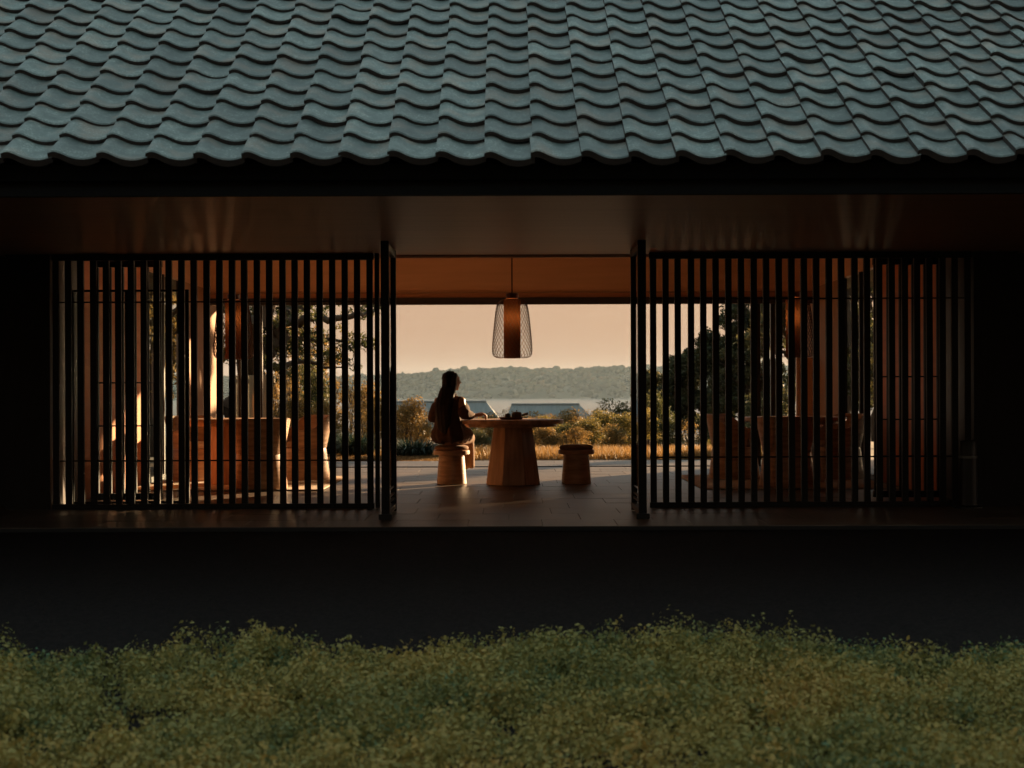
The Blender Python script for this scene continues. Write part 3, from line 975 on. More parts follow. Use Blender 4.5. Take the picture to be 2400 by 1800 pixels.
def blob_mesh(name, blobs, voxel, smooth_it=3, m=None, disp=None):
    """one continuous skin over a set of balls / ellipsoids ((centre, radius or (rx,ry,rz), rotation matrix))"""
    bm = bmesh.new(); bmesh.ops.create_icosphere(bm, subdivisions=2, radius=1.0)
    bv = np.array([v.co[:] for v in bm.verts]); bf = np.array([[v.index for v in f.verts] for f in bm.faces]); bm.free()
    Vs, Ts, k = [], [], 0
    for c, r, rot in blobs:
        s = bv * (np.array(r) if hasattr(r, '__len__') else r)
        if rot is not None: s = s @ np.array(rot.to_3x3()).T
        Vs.append(s + np.array(c[:])); Ts.append(bf + k); k += len(bv)
    me = from_np(name + '_tmp', np.concatenate(Vs), None, np.concatenate(Ts))
    o = bpy.data.objects.new(name + '_tmp', me); COL.objects.link(o)
    md = o.modifiers.new('r', 'REMESH'); md.mode = 'VOXEL'; md.voxel_size = voxel
    sm_ = o.modifiers.new('s', 'SMOOTH'); sm_.iterations = smooth_it; sm_.factor = 0.5
    bpy.context.view_layer.update()
    dg = bpy.context.evaluated_depsgraph_get()
    res = bpy.data.meshes.new_from_object(o.evaluated_get(dg))
    res.name = name
    bpy.data.objects.remove(o)
    if disp is not None:
        n = len(res.vertices)
        co = np.empty(n * 3, dtype=np.float32); no = np.empty(n * 3, dtype=np.float32)
        res.vertices.foreach_get('co', co); res.vertices.foreach_get('normal', no)
        co = co.reshape(-1, 3); no = no.reshape(-1, 3)
        co += no * disp(co)[:, None]
        res.vertices.foreach_set('co', co.ravel()); res.update()
    for p in res.polygons: p.use_smooth = True
    res.materials.clear()
    if m: res.materials.append(M[m])
    return res


def build_person():
    PX, PY = (1058 - 1200) / S_TAB, YT
    t = thing('person', 'woman with long dark hair in a brown coat sitting at the middle table', 'person', (PX, PY, 0))
    A = R(27)
    Fw = Vector((math.sin(A), math.cos(A), 0)); Rt = Vector((math.cos(A), -math.sin(A), 0)); Up = Vector((0, 0, 1))
    L = lambda r, f, z: Rt * r + Fw * f + Up * z       # body frame: right, forward, up
    Wd = lambda x, y, z: Vector((x - PX, y - PY, z))   # world point in the person's frame
    Rb = Matrix((Rt, Fw, Up)).transposed().to_4x4()
    # --- head frame: faces +X and a little away
    hA = R(78)
    hF = Vector((math.sin(hA), math.cos(hA), 0)); hR = Vector((math.cos(hA), -math.sin(hA), 0))
    hc = Vector((0.005, 0.01, 1.175))
    H = lambda r, f, z: hc + hR * r + hF * f + Up * z
    Rh = Matrix((hR, hF, Up)).transposed().to_4x4()
    B = []
    # head: cranium, face wedge, jaw, chin, nose, lips, brow, ears
    B.append((H(0, -0.012, 0.035), (0.073, 0.092, 0.083), Rh))
    B.append((H(0, 0.022, -0.010), (0.062, 0.066, 0.088), Rh))
    B.append((H(0, 0.035, -0.055), (0.046, 0.048, 0.050), Rh))
    B.append((H(0, 0.062, -0.088), (0.020, 0.018, 0.017), Rh))
    B.append((H(0, 0.072, 0.035), (0.040, 0.018, 0.022), Rh))
    sphere_chain(B, [H(0, 0.083, 0.020), H(0, 0.098, -0.006), H(0, 0.103, -0.018)], [0.008, 0.010, 0.011])
    for s in (-1, 1):
        B.append((H(s * 0.010, 0.092, -0.022), 0.009, None))
        B.append((H(s * 0.030, 0.076, 0.008), (0.014, 0.010, 0.009), Rh))
        B.append((H(s * 0.075, -0.004, -0.005), (0.009, 0.017, 0.028), Rh))
    B.append((H(0, 0.083, -0.045), (0.021, 0.013, 0.007), Rh))
    B.append((H(0, 0.080, -0.059), (0.018, 0.013, 0.008), Rh))
    # neck, trunk
    sphere_chain(B, [L(0, -0.03, 0.98), L(0, -0.015, 1.06), H(0, -0.03, -0.03)], [0.062, 0.052, 0.052])
    sphere_chain(B, [L(0, -0.04, 0.54), L(0, -0.05, 0.72), L(0, -0.045, 0.90), L(0, -0.03, 0.975)], [0.13, 0.115, 0.13, 0.075])
    shR, shL = L(0.140, -0.035, 0.945), L(-0.145, -0.035, 0.945)
    sphere_chain(B, [shL, L(0, -0.04, 0.96), shR], [0.058, 0.07, 0.058])
    elR = Wd(-0.535, 17.83, 0.795); haR = Wd(-0.425, 17.98, 0.782)
    elL = L(-0.255, 0.0, 0.76); haL = L(-0.06, 0.24, 0.70)
    sphere_chain(B, [shR, elR, haR], [0.052, 0.040, 0.027])
    sphere_chain(B, [shL, elL, haL], [0.052, 0.040, 0.027])
    # legs: thighs forward, shins down, feet on the floor
    for s in (-1, 1):
        hip = L(s * 0.085, -0.04, 0.545); kn = L(s * 0.062, 0.29, 0.515); an = L(s * 0.045 - 0.085, 0.22, 0.075); toe = L(s * 0.045 - 0.095, 0.35, 0.035)
        sphere_chain(B, [hip, kn], [0.092, 0.060]); sphere_chain(B, [kn, an], [0.056, 0.036]); sphere_chain(B, [an, L(s * 0.045 - 0.085, 0.22, 0.042), toe], [0.036, 0.036, 0.024])

    # right hand, half closed on the table top: palm, four fingers with two bends, thumb
    def hand(wrist, d, up, side, curl, g=1.0):
        d = d.normalized(); up = up.normalized(); sd = d.cross(up).normalized() * side
        palm = wrist + d * 0.045 * g
        Rm = Matrix((sd, d, up)).transposed().to_4x4()
        B.append((palm, (0.038 * g, 0.048 * g, 0.020 * g), Rm))
        for i, (o, ln) in enumerate(((0.030, 0.92), (0.010, 1.0), (-0.010, 0.95), (-0.029, 0.78))):
            k = wrist + (d * 0.086 + sd * o + up * 0.006) * g
            a1, a2, a3 = curl * 0.8 + 0.05 * i, curl * 2.2 + 0.05 * i, curl * 3.4
            p1 = k + (d * math.cos(a1) - up * math.sin(a1)) * 0.038 * ln * g
            p2 = p1 + (d * math.cos(a2) - up * math.sin(a2)) * 0.025 * ln * g
            p3 = p2 + (d * math.cos(a3) - up * math.sin(a3)) * 0.019 * ln * g
            sphere_chain(B, [k - d * 0.03 * g, k, p1, p2, p3], [0.0115 * g, 0.0112 * g, 0.0098 * g, 0.0088 * g, 0.0078 * g])
        b0 = wrist + (d * 0.022 + sd * 0.030) * g
        sphere_chain(B, [b0, b0 + (d * 0.030 + sd * 0.018 - up * 0.004) * g, b0 + (d * 0.056 + sd * 0.012 - up * 0.010) * g], [0.0135 * g, 0.0115 * g, 0.0092 * g])

    hand(haR + Vector((0, 0, 0.004)), Vector((0.93, 0.30, 0.10)), Vector((-0.10, -0.25, 1)), -1, 0.62, 1.12)
    hand(haL, (haL - elL), Vector((0, 0, 1)), 1, 0.25)
    ob('body', blob_mesh('person_body', B, 0.0048, 3, 'skin'), None, t)

    # --- coat: trunk with wide skirts, sleeves; folds run down the cloth
    Cb = []
    sl = []
    for z, wx, dy, off, sx in ((1.000, 0.064, 0.064, -0.03, 0), (0.975, 0.100, 0.080, -0.035, 0), (0.945, 0.150, 0.100, -0.045, 0), (0.90, 0.168, 0.118, -0.055, 0), (0.84, 0.168, 0.125, -0.06, 0),
                               (0.78, 0.165, 0.130, -0.06, 0), (0.71, 0.172, 0.138, -0.055, 0), (0.65, 0.190, 0.155, -0.05, 0), (0.59, 0.210, 0.180, -0.045, -0.006), (0.54, 0.218, 0.195, -0.035, -0.010),
                               (0.500, 0.200, 0.185, -0.03, -0.006)):
        sl.append((z, wx, dy, off, sx))
    for q0, q1 in zip(sl, sl[1:]):
        for k in range(4):
            z, wx, dy, off, sx = [a_ + (b_ - a_) * k / 4 for a_, b_ in zip(q0, q1)]
            Cb.append((L(sx, off, z), (wx, dy, 0.05), Rb))
    # coat skirts over the thighs
    for s in (-1, 1):
        sphere_chain(Cb, [L(s * 0.10, 0.0, 0.56), L(s * 0.10, 0.17, 0.555)], [0.10, 0.082])
    sphere_chain(Cb, [L(0.125, -0.04, 0.945), L(0.165, -0.02, 0.87), elR + Vector((0, 0, 0.012)), elR.lerp(haR, 0.30), elR.lerp(haR, 0.55)], [0.060, 0.072, 0.068, 0.060, 0.052])
    sphere_chain(Cb, [L(-0.125, -0.04, 0.94), L(-0.190, -0.035, 0.86), elL, elL.lerp(haL, 0.5), elL.lerp(haL, 0.85)], [0.060, 0.066, 0.056, 0.050, 0.044])
    # stand-up collar
    for k in range(14):
        a = 2 * math.pi * k / 14
        Cb.append((L(0.058 * math.cos(a), -0.028 + 0.058 * math.sin(a), 1.010 + (0.012 if math.sin(a) < 0 else 0.004)), 0.022, None))

    def folds(co):
        th = np.arctan2(co[:, 1] - 0.0, co[:, 0])
        low = np.clip((0.86 - co[:, 2]) / 0.3, 0, 1)
        d = 0.0075 * np.sin(th * 9 + 6 * co[:, 2]) * low + 0.004 * np.sin(th * 17 + 2.0 + 14 * co[:, 2]) * low
        d += 0.003 * np.sin(co[:, 2] * 62 + co[:, 0] * 21) * (1 - low * 0.6)
        return d.astype(np.float32)
    ob('coat', blob_mesh('person_coat', Cb, 0.0075, 4, 'coat', folds), None, t)

    # --- long skirt over the knees and down the shins
    Sb = []
    for s in (-1, 0, 1):
        sphere_chain(Sb, [L(s * 0.080, 0.04, 0.535), L(s * 0.062, 0.295, 0.520)], [0.094, 0.074])
    for k in range(30):
        u = k / 29
        z = 0.52 - 0.33 * u
        Sb.append((L(-0.008, 0.305 - 0.015 * u, z), (0.128 + 0.012 * u, 0.066 + 0.012 * u, 0.035), Rb))

    def sfold(co):
        q = co[:, 0] * Rt.x + co[:, 1] * Rt.y
        return (0.009 * np.sin(q * 58 + 1.0) * np.clip((0.56 - co[:, 2]) / 0.2, 0, 1)).astype(np.float32)
    ob('skirt', blob_mesh('person_skirt', Sb, 0.0085, 4, 'skirt', sfold), None, t)

    # --- long straight hair: cap on the skull, curtain down the back
    Hb = []
    Hb.append((H(0, -0.026, 0.036), (0.084, 0.094, 0.089), Rh))
    Hb.append((H(0, -0.060, -0.080), (0.082, 0.060, 0.09), Rh))
    Hb.append((H(0, -0.050, -0.010), (0.080, 0.066, 0.10), Rh))
    for s in (-1, 1):
        sphere_chain(Hb, [H(s * 0.055, 0.030, 0.072), H(s * 0.074, 0.014, 0.03), H(s * 0.076, 0.004, -0.06), H(s * 0.066, -0.012, -0.14), H(s * 0.055, -0.035, -0.20)], [0.027, 0.028, 0.036, 0.044, 0.047])
    prof = [(1.09, 0.094, 0.070, -0.055, -0.014), (1.02, 0.108, 0.066, -0.085, -0.016), (0.96, 0.118, 0.056, -0.122, -0.016), (0.89, 0.120, 0.048, -0.155, -0.012), (0.82, 0.114, 0.042, -0.170, -0.008),
            (0.75, 0.104, 0.036, -0.178, -0.004), (0.68, 0.088, 0.030, -0.186, 0.000), (0.62, 0.066, 0.024, -0.190, 0.004), (0.57, 0.044, 0.018, -0.196, 0.006)]
    for (z0, w0, d0, f0, r0), (z1, w1, d1, f1, r1) in zip(prof, prof[1:]):
        for k in range(3):
            u = k / 3
            Hb.append((L(r0 + (r1 - r0) * u, f0 + (f1 - f0) * u, z0 + (z1 - z0) * u), (w0 + (w1 - w0) * u, d0 + (d1 - d0) * u, 0.045), Rb))

    def strands(co):
        q = co[:, 0] * Rt.x + co[:, 1] * Rt.y
        return (0.0012 * np.sin(q * 520 + 9 * co[:, 2]) + 0.0016 * np.sin(q * 130 + 14 * co[:, 2]) + 0.0016 * np.sin(q * 61 - 9 * co[:, 2])).astype(np.float32)
    ob('hair', blob_mesh('person_hair', Hb, 0.0055, 4, 'hair', strands), None, t)
    # shoes
    for s in (-1, 1):
        Fb = []
        sphere_chain(Fb, [L(s * 0.045 - 0.085, 0.20, 0.045), L(s * 0.045 - 0.09, 0.27, 0.042), L(s * 0.045 - 0.095, 0.38, 0.032)], [0.042, 0.042, 0.030])
        ob('shoe', blob_mesh('person_shoe', Fb, 0.007, 2, 'shoe'), None, t)
    return t


build_person()


# ================================================================== PLANTS
def leaves(centers, normals, size, aspect=0.5, tint=None, bend=0.25, jitter=0.8):
    """one folded diamond leaf (2 triangles pairs) per centre; returns V,Q,tint arrays"""
    n = len(centers)
    d = normals + jitter * rng.standard_normal((n, 3))
    d /= np.linalg.norm(d, axis=1, keepdims=True) + 1e-9
    r = rng.standard_normal((n, 3))
    u = np.cross(d, r); u /= np.linalg.norm(u, axis=1, keepdims=True) + 1e-9
    v = np.cross(d, u)
    s = (size * rng.uniform(0.65, 1.3, n))[:, None]
    a = centers - u * s * 0.5
    b = centers + v * s * aspect * 0.5 + d * s * bend * 0.3
    c = centers + u * s * 0.5
    e = centers - v * s * aspect * 0.5 + d * s * bend * 0.3
    V = np.stack([a, b, c, e], axis=1).reshape(-1, 3)
    Q = np.arange(n * 4).reshape(n, 4)
    T = np.repeat(tint if tint is not None else rng.random(n), 4)
    return V, Q, T


def blob_leaves(blobs, per, size, aspect=0.5, tint_base=0.4, tint_sd=0.18, shell=0.55, jitter=0.9):
    Cs, Ns, Ts = [], [], []
    for (c, r, n, tb) in blobs:
        k = int(per * n)
        d = rng.standard_normal((k, 3)); d /= np.linalg.norm(d, axis=1, keepdims=True)
        rad = shell + (1 - shell) * rng.random(k) ** 0.6
        rad *= rng.uniform(0.85, 1.12, k)
        p = np.array(c) + d * rad[:, None] * np.array(r)
        Cs.append(p); Ns.append(d); Ts.append(np.clip(tb + tint_sd * rng.standard_normal(k), 0, 1))
    return leaves(np.concatenate(Cs), np.concatenate(Ns), size, aspect, np.concatenate(Ts), jitter=jitter)


OLIVE = [(0.030, 0.038, 0.014), (0.060, 0.066, 0.022), (0.105, 0.100, 0.034), (0.17, 0.14, 0.045)]
AUTUMN = [(0.11, 0.078, 0.028), (0.21, 0.135, 0.043), (0.33, 0.200, 0.058), (0.42, 0.24, 0.07)]
M['lf_olive'] = leaf_mat('leaf_olive', OLIVE)
M['lf_autumn'] = leaf_mat('leaf_autumn', AUTUMN)
M['lf_dark'] = leaf_mat('leaf_dark', [(0.042, 0.046, 0.020), (0.070, 0.074, 0.030), (0.105, 0.098, 0.038), (0.17, 0.13, 0.045)])
M['lf_gold'] = leaf_mat('leaf_gold', [(0.10, 0.088, 0.025), (0.19, 0.15, 0.040), (0.28, 0.21, 0.052), (0.36, 0.235, 0.06)])
M['lf_strap'] = leaf_mat('leaf_strap', [(0.012, 0.032, 0.020), (0.022, 0.052, 0.032), (0.045, 0.075, 0.038), (0.12, 0.11, 0.05)], rough=0.35, transl=0.25)
M['lf_grass'] = leaf_mat('leaf_grass', [(0.20, 0.11, 0.035), (0.30, 0.17, 0.055), (0.36, 0.21, 0.07), (0.42, 0.26, 0.10)], transl=0.4)
M['lf_lawn'] = leaf_mat('leaf_lawn', [(0.15, 0.085, 0.028), (0.21, 0.12, 0.04), (0.26, 0.15, 0.05), (0.30, 0.18, 0.06)], transl=0.3)


def shrub_meshes(seed, nblob=14, per=230, size=0.085, w=1.0, h=1.0, open_=0.0):
    """unit shrub about 2 wide, 2 tall standing on z=0: foliage mesh and stem mesh"""
    rs = random.Random(seed)
    bl = []
    mb = MB()
    for i in range(nblob):
        a = rs.uniform(0, 2 * math.pi); rr = rs.uniform(0.0, 0.72) * w
        z = rs.uniform(0.35, 1.62) * h
        if z > 1.2 * h: rr *= 0.65
        c = (rr * math.cos(a), rr * math.sin(a), z)
        r = rs.uniform(0.24, 0.44)
        bl.append((c, (r * 1.15, r * 1.15, r * 0.9), (r / 0.35) ** 2 * (1 - open_ * 0.5), rs.uniform(0.15, 0.75)))
        if i % 2 == 0 or open_ > 0:
            p0 = Vector((rs.uniform(-0.12, 0.12), rs.uniform(-0.12, 0.12), -0.05))
            p2 = Vector(c); p1 = p0.lerp(p2, 0.5) + Vector((rs.uniform(-0.1, 0.1), rs.uniform(-0.1, 0.1), 0.1))
            mb.tube([p0, p1, p2], [0.03, 0.018, 0.006], 5)
            for q in range(3):
                e = p2 + Vector((rs.uniform(-0.4, 0.4), rs.uniform(-0.4, 0.4), rs.uniform(0.05, 0.45)))
                mb.tube([p1.lerp(p2, 0.6), p2.lerp(e, 0.5) + Vector((0, 0, 0.03)), e], [0.010, 0.006, 0.003], 4)
    V, Q, T = blob_leaves(bl, per, size, 0.55)
    # loose outer sprays break the outline
    C2 = []
    for c, r, n, tb in bl:
        for q in range(4):
            d = Vector((rs.gauss(0, 1), rs.gauss(0, 1), abs(rs.gauss(0, 1)) * 0.9 + 0.2)).normalized()
            L_ = rs.uniform(0.9, 1.35)
            for u in np.linspace(0.8, L_, 7):
                C2.append((c[0] + d.x * r[0] * u + rs.gauss(0, 0.025), c[1] + d.y * r[1] * u + rs.gauss(0, 0.025), c[2] + d.z * r[2] * u + rs.gauss(0, 0.025)))
    C2 = np.array(C2); V2, Q2, T2 = leaves(C2, np.tile([0, 0, 1.0], (len(C2), 1)), size * 0.9, 0.5, np.clip(0.6 + 0.2 * rng.standard_normal(len(C2)), 0, 1))
    fo = from_np('foliage', np.concatenate([V, V2]), np.concatenate([Q, Q2 + len(V)]), None, np.concatenate([T, T2]))
    return fo, mb.mesh('stems', sm=60)


SH = [shrub_meshes(100 + i, nblob=15 + i % 3) for i in range(4)] + [shrub_meshes(200 + i, nblob=12, per=110, size=0.07, open_=0.9) for i in range(2)]


def shrub(label, x, y, w, h, kind, matname, group=None, name='shrub', cat='shrub', rz=None):
    t = thing(name, label, cat, (x, y, ground_h(x, y) - 0.03), random.uniform(0, 6) if rz is None else rz, group)
    fo, stm = SH[kind]
    a = bpy.data.objects.new('foliage', fo.copy() if fo.users and fo.materials and fo.materials[0] != M[matname] else fo)
    link(a, t)
    a.data.materials.clear(); a.data.materials.append(M[matname])
    b = bpy.data.objects.new('stem', stm); link(b, t)
    if not stm.materials: stm.materials.append(M['bark'])
    for o in (a, b): o.scale = (w / 2, w / 2, h / 2)
    return t


SHM = {}


def shrub2(label, x, y, w, h, kind, matname, group=None, name='shrub', cat='shrub'):
    key = (kind, matname)
    if key not in SHM:
        fo = SH[kind][0].copy(); fo.materials.clear(); fo.materials.append(M[matname]); SHM[key] = fo
        if not SH[kind][1].materials: SH[kind][1].materials.append(M['bark'])
    t = thing(name, label, cat, (x, y, ground_h(x, y) - 0.03), random.uniform(0, 6), group)
    for nm, me in (('foliage', SHM[key]), ('stem', SH[kind][1])):
        o = bpy.data.objects.new(nm, me); link(o, t); o.scale = (w / 2, w / 2, h / 2)
    return t


def px_shrub(label, x, ytop, D, wpx, kind, matname, group=None, name='shrub', cat='shrub'):
    X = (x - 1200) / F * D
    ztop = CAMZ - (ytop - 910) / F * D
    h = (ztop - ground_h(X, D)) / 0.97
    return shrub2(label, X, D, wpx / F * D, h, kind, matname, group, name, cat)


# shrubs of the thicket beyond the terrace: (x, top y, distance, width px, kind, leaf)
G1 = 'autumn shrubs in the thicket beyond the terrace'
L1 = 'autumn brown shrub in the thicket between terrace and bay'
px_shrub('tall russet shrub beside the black glazed leaf, behind the dark strappy plant', 958, 922, 31, 120, 0, 'lf_autumn')
px_shrub('wiry brown shrub between the seated woman and the folded door leaf', 1000, 945, 33, 120, 5, 'lf_autumn')
px_shrub('dark green shrub seen between the woman and the table base', 1125, 1000, 30, 95, 0, 'lf_dark')
px_shrub('golden green round shrub near the folded leaf on the empty stool side', 1418, 958, 33, 130, 1, 'lf_gold')
px_shrub('dark evergreen bush standing against the water behind the golden shrub', 1450, 928, 44, 130, 2, 'lf_dark')
px_shrub('dark evergreen shrub behind the golden shrub on the bay side of the empty stool', 1404, 945, 46, 70, 3, 'lf_dark')
for (x, yt, D, w_, k, m_) in ((942, 955, 36, 90, 1, 'lf_autumn'), (985, 972, 32, 100, 2, 'lf_autumn'), (1035, 962, 36, 120, 5, 'lf_autumn'), (1075, 970, 34, 110, 0, 'lf_olive'), (1150, 975, 38, 110, 1, 'lf_autumn'), (1185, 962, 40, 90, 4, 'lf_autumn'),
                              (1230, 970, 36, 110, 2, 'lf_autumn'), (1275, 975, 34, 120, 3, 'lf_gold'), (1310, 972, 40, 110, 5, 'lf_autumn'), (1345, 965, 37, 120, 0, 'lf_autumn'), (1375, 962, 35, 110, 4, 'lf_autumn'),
                              (1255, 985, 31, 110, 1, 'lf_autumn'), (1320, 992, 30, 110, 2, 'lf_olive'), (1380, 985, 30, 120, 1, 'lf_gold'), (1285, 1000, 29, 100, 0, 'lf_autumn'), (1350, 1002, 29, 100, 3, 'lf_autumn'), (1440, 1000, 29, 110, 2, 'lf_autumn'), (1470, 975, 31, 120, 1, 'lf_gold'), (1185, 990, 31, 110, 3, 'lf_olive'),
                              (1210, 978, 46, 120, 0, 'lf_autumn'), (1120, 976, 46, 120, 2, 'lf_autumn'), (1290, 980, 48, 120, 1, 'lf_autumn'), (1050, 975, 47, 120, 3, 'lf_autumn'),
                              (900, 935, 34, 130, 0, 'lf_autumn'), (860, 900, 38, 130, 1, 'lf_autumn'), (820, 885, 35, 120, 4, 'lf_autumn'), (780, 870, 40, 130, 5, 'lf_autumn'), (735, 830, 36, 140, 2, 'lf_olive'),
                              (690, 800, 38, 150, 4, 'lf_autumn'), (650, 850, 33, 130, 5, 'lf_autumn'), (620, 870, 36, 130, 0, 'lf_autumn'), (760, 930, 32, 120, 3, 'lf_autumn'), (700, 930, 31, 130, 1, 'lf_autumn'),
                              (840, 950, 31, 120, 5, 'lf_autumn'), (885, 975, 30, 100, 4, 'lf_autumn'),
                              (1520, 960, 32, 120, 0, 'lf_gold'), (1565, 985, 31, 110, 1, 'lf_olive'), (1615, 990, 30, 110, 5, 'lf_autumn'), (1660, 975, 32, 120, 2, 'lf_olive'), (1710, 985, 31, 130, 3, 'lf_olive'),
                              (1540, 920, 38, 120, 2, 'lf_olive'), (1500, 945, 42, 120, 3, 'lf_dark'), (1690, 1010, 29, 80, 1, 'lf_gold'), (1830, 900, 34, 160, 2, 'lf_dark'), (1780, 930, 33, 150, 1, 'lf_dark')):
    adj = {'lf_autumn': 'autumn brown', 'lf_olive': 'olive green', 'lf_gold': 'golden green', 'lf_dark': 'dark evergreen'}[m_]
    side = 'seen through the slats on the sunlit side' if x < 910 else ('in the open view between terrace and bay' if x < 1490 else 'seen through the slats on the shaded side')
    px_shrub(f'{adj} shrub {side}', x, yt - 12, D, w_, k, m_, f'{adj} shrubs {side}')


def tree(label, x, y, limbs, clusters, matname, size=0.06, per=200, name='tree', twigs=True, group=None, tint_sd=0.2):
    """limbs: list of (points, radii) world; clusters: (centre, (rx,ry,rz), tint)"""
    base = Vector((x, y, ground_h(x, y)))
    t = thing(name, label, 'tree', base, 0, group)
    mb = MB()
    for pts, rad in limbs:
        pts = [Vector(p) - base for p in pts]
        # gentle wobble
        q, rr = [], []
        for i in range(len(pts) - 1):
            for k in range(3):
                u = k / 3
                w_ = 0.0 if (i == 0 and k == 0) else rad[i] * 0.55
                q.append(pts[i].lerp(pts[i + 1], u) + Vector((random.gauss(0, w_), random.gauss(0, w_), random.gauss(0, w_))))
                rr.append(rad[i] + (rad[i + 1] - rad[i]) * u)
        q.append(pts[-1]); rr.append(rad[-1])
        mb.tube(q, rr, 8)
    tw = MB()
    bl = []
    ends = [Vector(p) - base for pts, _ in limbs for p in pts[1:]]
    for c, r, tb in clusters:
        cc = Vector(c) - base
        # several rosettes in each cluster
        nr = max(3, int(8 * (r[0] * r[2]) / 0.16))
        near = min(ends, key=lambda e: (e - cc).length)
        for k in range(nr):
            d = Vector((random.gauss(0, 0.5) * r[0], random.gauss(0, 0.5) * r[1], random.gauss(0, 0.5) * r[2]))
            p = cc + d
            s_ = random.uniform(0.10, 0.20) * (size / 0.06) ** 0.5
            bl.append((tuple(p), (s_, s_, s_ * 0.7), 1.0, min(max(tb + random.gauss(0, 0.15), 0), 1)))
            if twigs:
                mid = near.lerp(p, 0.5) + Vector((random.gauss(0, 0.06), random.gauss(0, 0.06), random.gauss(0, 0.05)))
                tw.tube([near, mid, p], [0.014, 0.009, 0.004], 4, cap=False)
    V, Q, T = blob_leaves(bl, per, size, 0.42, tint_sd=tint_sd, shell=0.2)
    mb.build('trunk', 'bark', t, sm=60)
    if twigs: tw.build('twigs', 'bark', t, sm=60)['kind'] = 'stuff'
    ob('crown', from_np('crown', V, Q, None, T), matname, t)
    return t


# big spreading evergreen on the sunlit side: trunk rises behind the wall, limbs reach towards the bay
DT = 30.0
pp = lambda x, y, d=0.0: P(x, y, DT + d)
limbs = [([pp(560, 1075), pp(585, 900, 0.3), pp(628, 800), pp(655, 765), pp(690, 720, 0.5)], [0.34, 0.28, 0.21, 0.17, 0.10]),
         ([pp(585, 900, 0.3), pp(600, 760, -1.0), pp(640, 690, -1.2), pp(700, 640, -1.5)], [0.22, 0.18, 0.13, 0.07]),
         ([pp(655, 765), pp(700, 748), pp(740, 742, -0.4), pp(790, 744, -0.6), pp(840, 733, -0.8), pp(878, 729, -0.6)], [0.12, 0.085, 0.075, 0.065, 0.05, 0.02]),
         ([pp(628, 800), pp(680, 800, 0.3), pp(720, 790, 0.5), pp(770, 795, 0.3), pp(830, 802, 0.2), pp(878, 806, 0.1)], [0.09, 0.07, 0.05, 0.035, 0.022, 0.010]),
         ([pp(610, 850), pp(660, 850, 0.6), pp(710, 842, 0.9), pp(760, 858, 0.8), pp(815, 862, 0.8)], [0.09, 0.065, 0.045, 0.028, 0.010]),
         ([pp(690, 720, 0.5), pp(760, 700, 0.6), pp(840, 700, 0.3)], [0.08, 0.05, 0.02])]
cl = []
for (x, y, rx, ry, n) in ((640, 740, 0.5, 0.4, 1), (600, 780, 0.6, 0.5, 1), (690, 735, 0.4, 0.3, 1), (715, 720, 0.3, 0.25, 1), (770, 722, 0.32, 0.22, 1), (830, 725, 0.26, 0.2, 1), (855, 728, 0.2, 0.14, 1), (876, 724, 0.13, 0.11, 1),
                          (690, 780, 0.4, 0.3, 1), (735, 775, 0.36, 0.26, 1), (775, 782, 0.34, 0.24, 1), (812, 795, 0.26, 0.17, 1), (850, 797, 0.22, 0.14, 1), (874, 806, 0.10, 0.07, 1), (655, 820, 0.4, 0.28, 1), (700, 825, 0.36, 0.24, 1),
                          (745, 828, 0.26, 0.18, 1), (785, 840, 0.2, 0.16, 1), (812, 852, 0.18, 0.14, 1), (630, 860, 0.36, 0.28, 1), (675, 868, 0.3, 0.2, 1), (560, 720, 0.7, 0.6, 1), (540, 800, 0.7, 0.6, 1), (600, 700, 0.6, 0.5, 1),
                          (670, 690, 0.6, 0.35, 1), (760, 680, 0.5, 0.25, 1)):
    cl.append((pp(x, y, random.gauss(0, 0.5)), (rx, rx * 1.1, ry), random.uniform(0.25, 0.75)))
tree('spreading evergreen tree with bare layered limbs behind the sunlit slats', pp(560, 1075).x, DT, limbs, cl, 'lf_olive', size=0.075, per=60)


def simple_tree(label, x, y, h, w, matname, seed, size=0.08, per=60, nlev=26, group=None, base=0.18):
    rs = random.Random(seed)
    zb_ = ground_h(x, y)
    tx = lambda dx, dy, z: (x + dx, y + dy, zb_ + z)
    limbs = [([tx(0, 0, -0.1), tx(rs.gauss(0, .1), rs.gauss(0, .1), h * 0.35), tx(rs.gauss(0, .2), rs.gauss(0, .2), h * 0.7), tx(0, 0, h * 0.95)], [h * 0.025, h * 0.02, h * 0.011, 0.01])]
    cl = []
    for k in range(nlev):
        u = base + (1 - base) * (k + rs.random()) / nlev
        a = rs.uniform(0, 6.28)
        ww = w / 2 * math.sqrt(max(1 - ((u - 0.5) / 0.56) ** 2, 0.06)) * rs.uniform(0.55, 1.05)
        ex = tx(ww * math.cos(a), ww * math.sin(a), h * u + 0.1)
        limbs.append(([tx(0, 0, h * u * 0.75), tx(ww * 0.5 * math.cos(a), ww * 0.5 * math.sin(a), h * u * 0.92), ex], [h * 0.008, h * 0.005, 0.006]))
        r = w * rs.uniform(0.10, 0.17)
        cl.append((ex, (r, r, r * 0.8), rs.uniform(0.1, 0.7)))
        cl.append((tx(ww * 0.55 * math.cos(a), ww * 0.55 * math.sin(a), h * u), (r, r, r * 0.8), rs.uniform(0.1, 0.5)))
    return tree(label, x, y, limbs, cl, matname, size, per, group=group, twigs=True)


def px_tree(label, x, ytop, D, wpx, matname, seed, **kw):
    X = (x - 1200) / F * D
    return simple_tree(label, X, D, CAMZ - (ytop - 910) / F * D - ground_h(X, D), wpx / F * D, matname, seed, **kw)


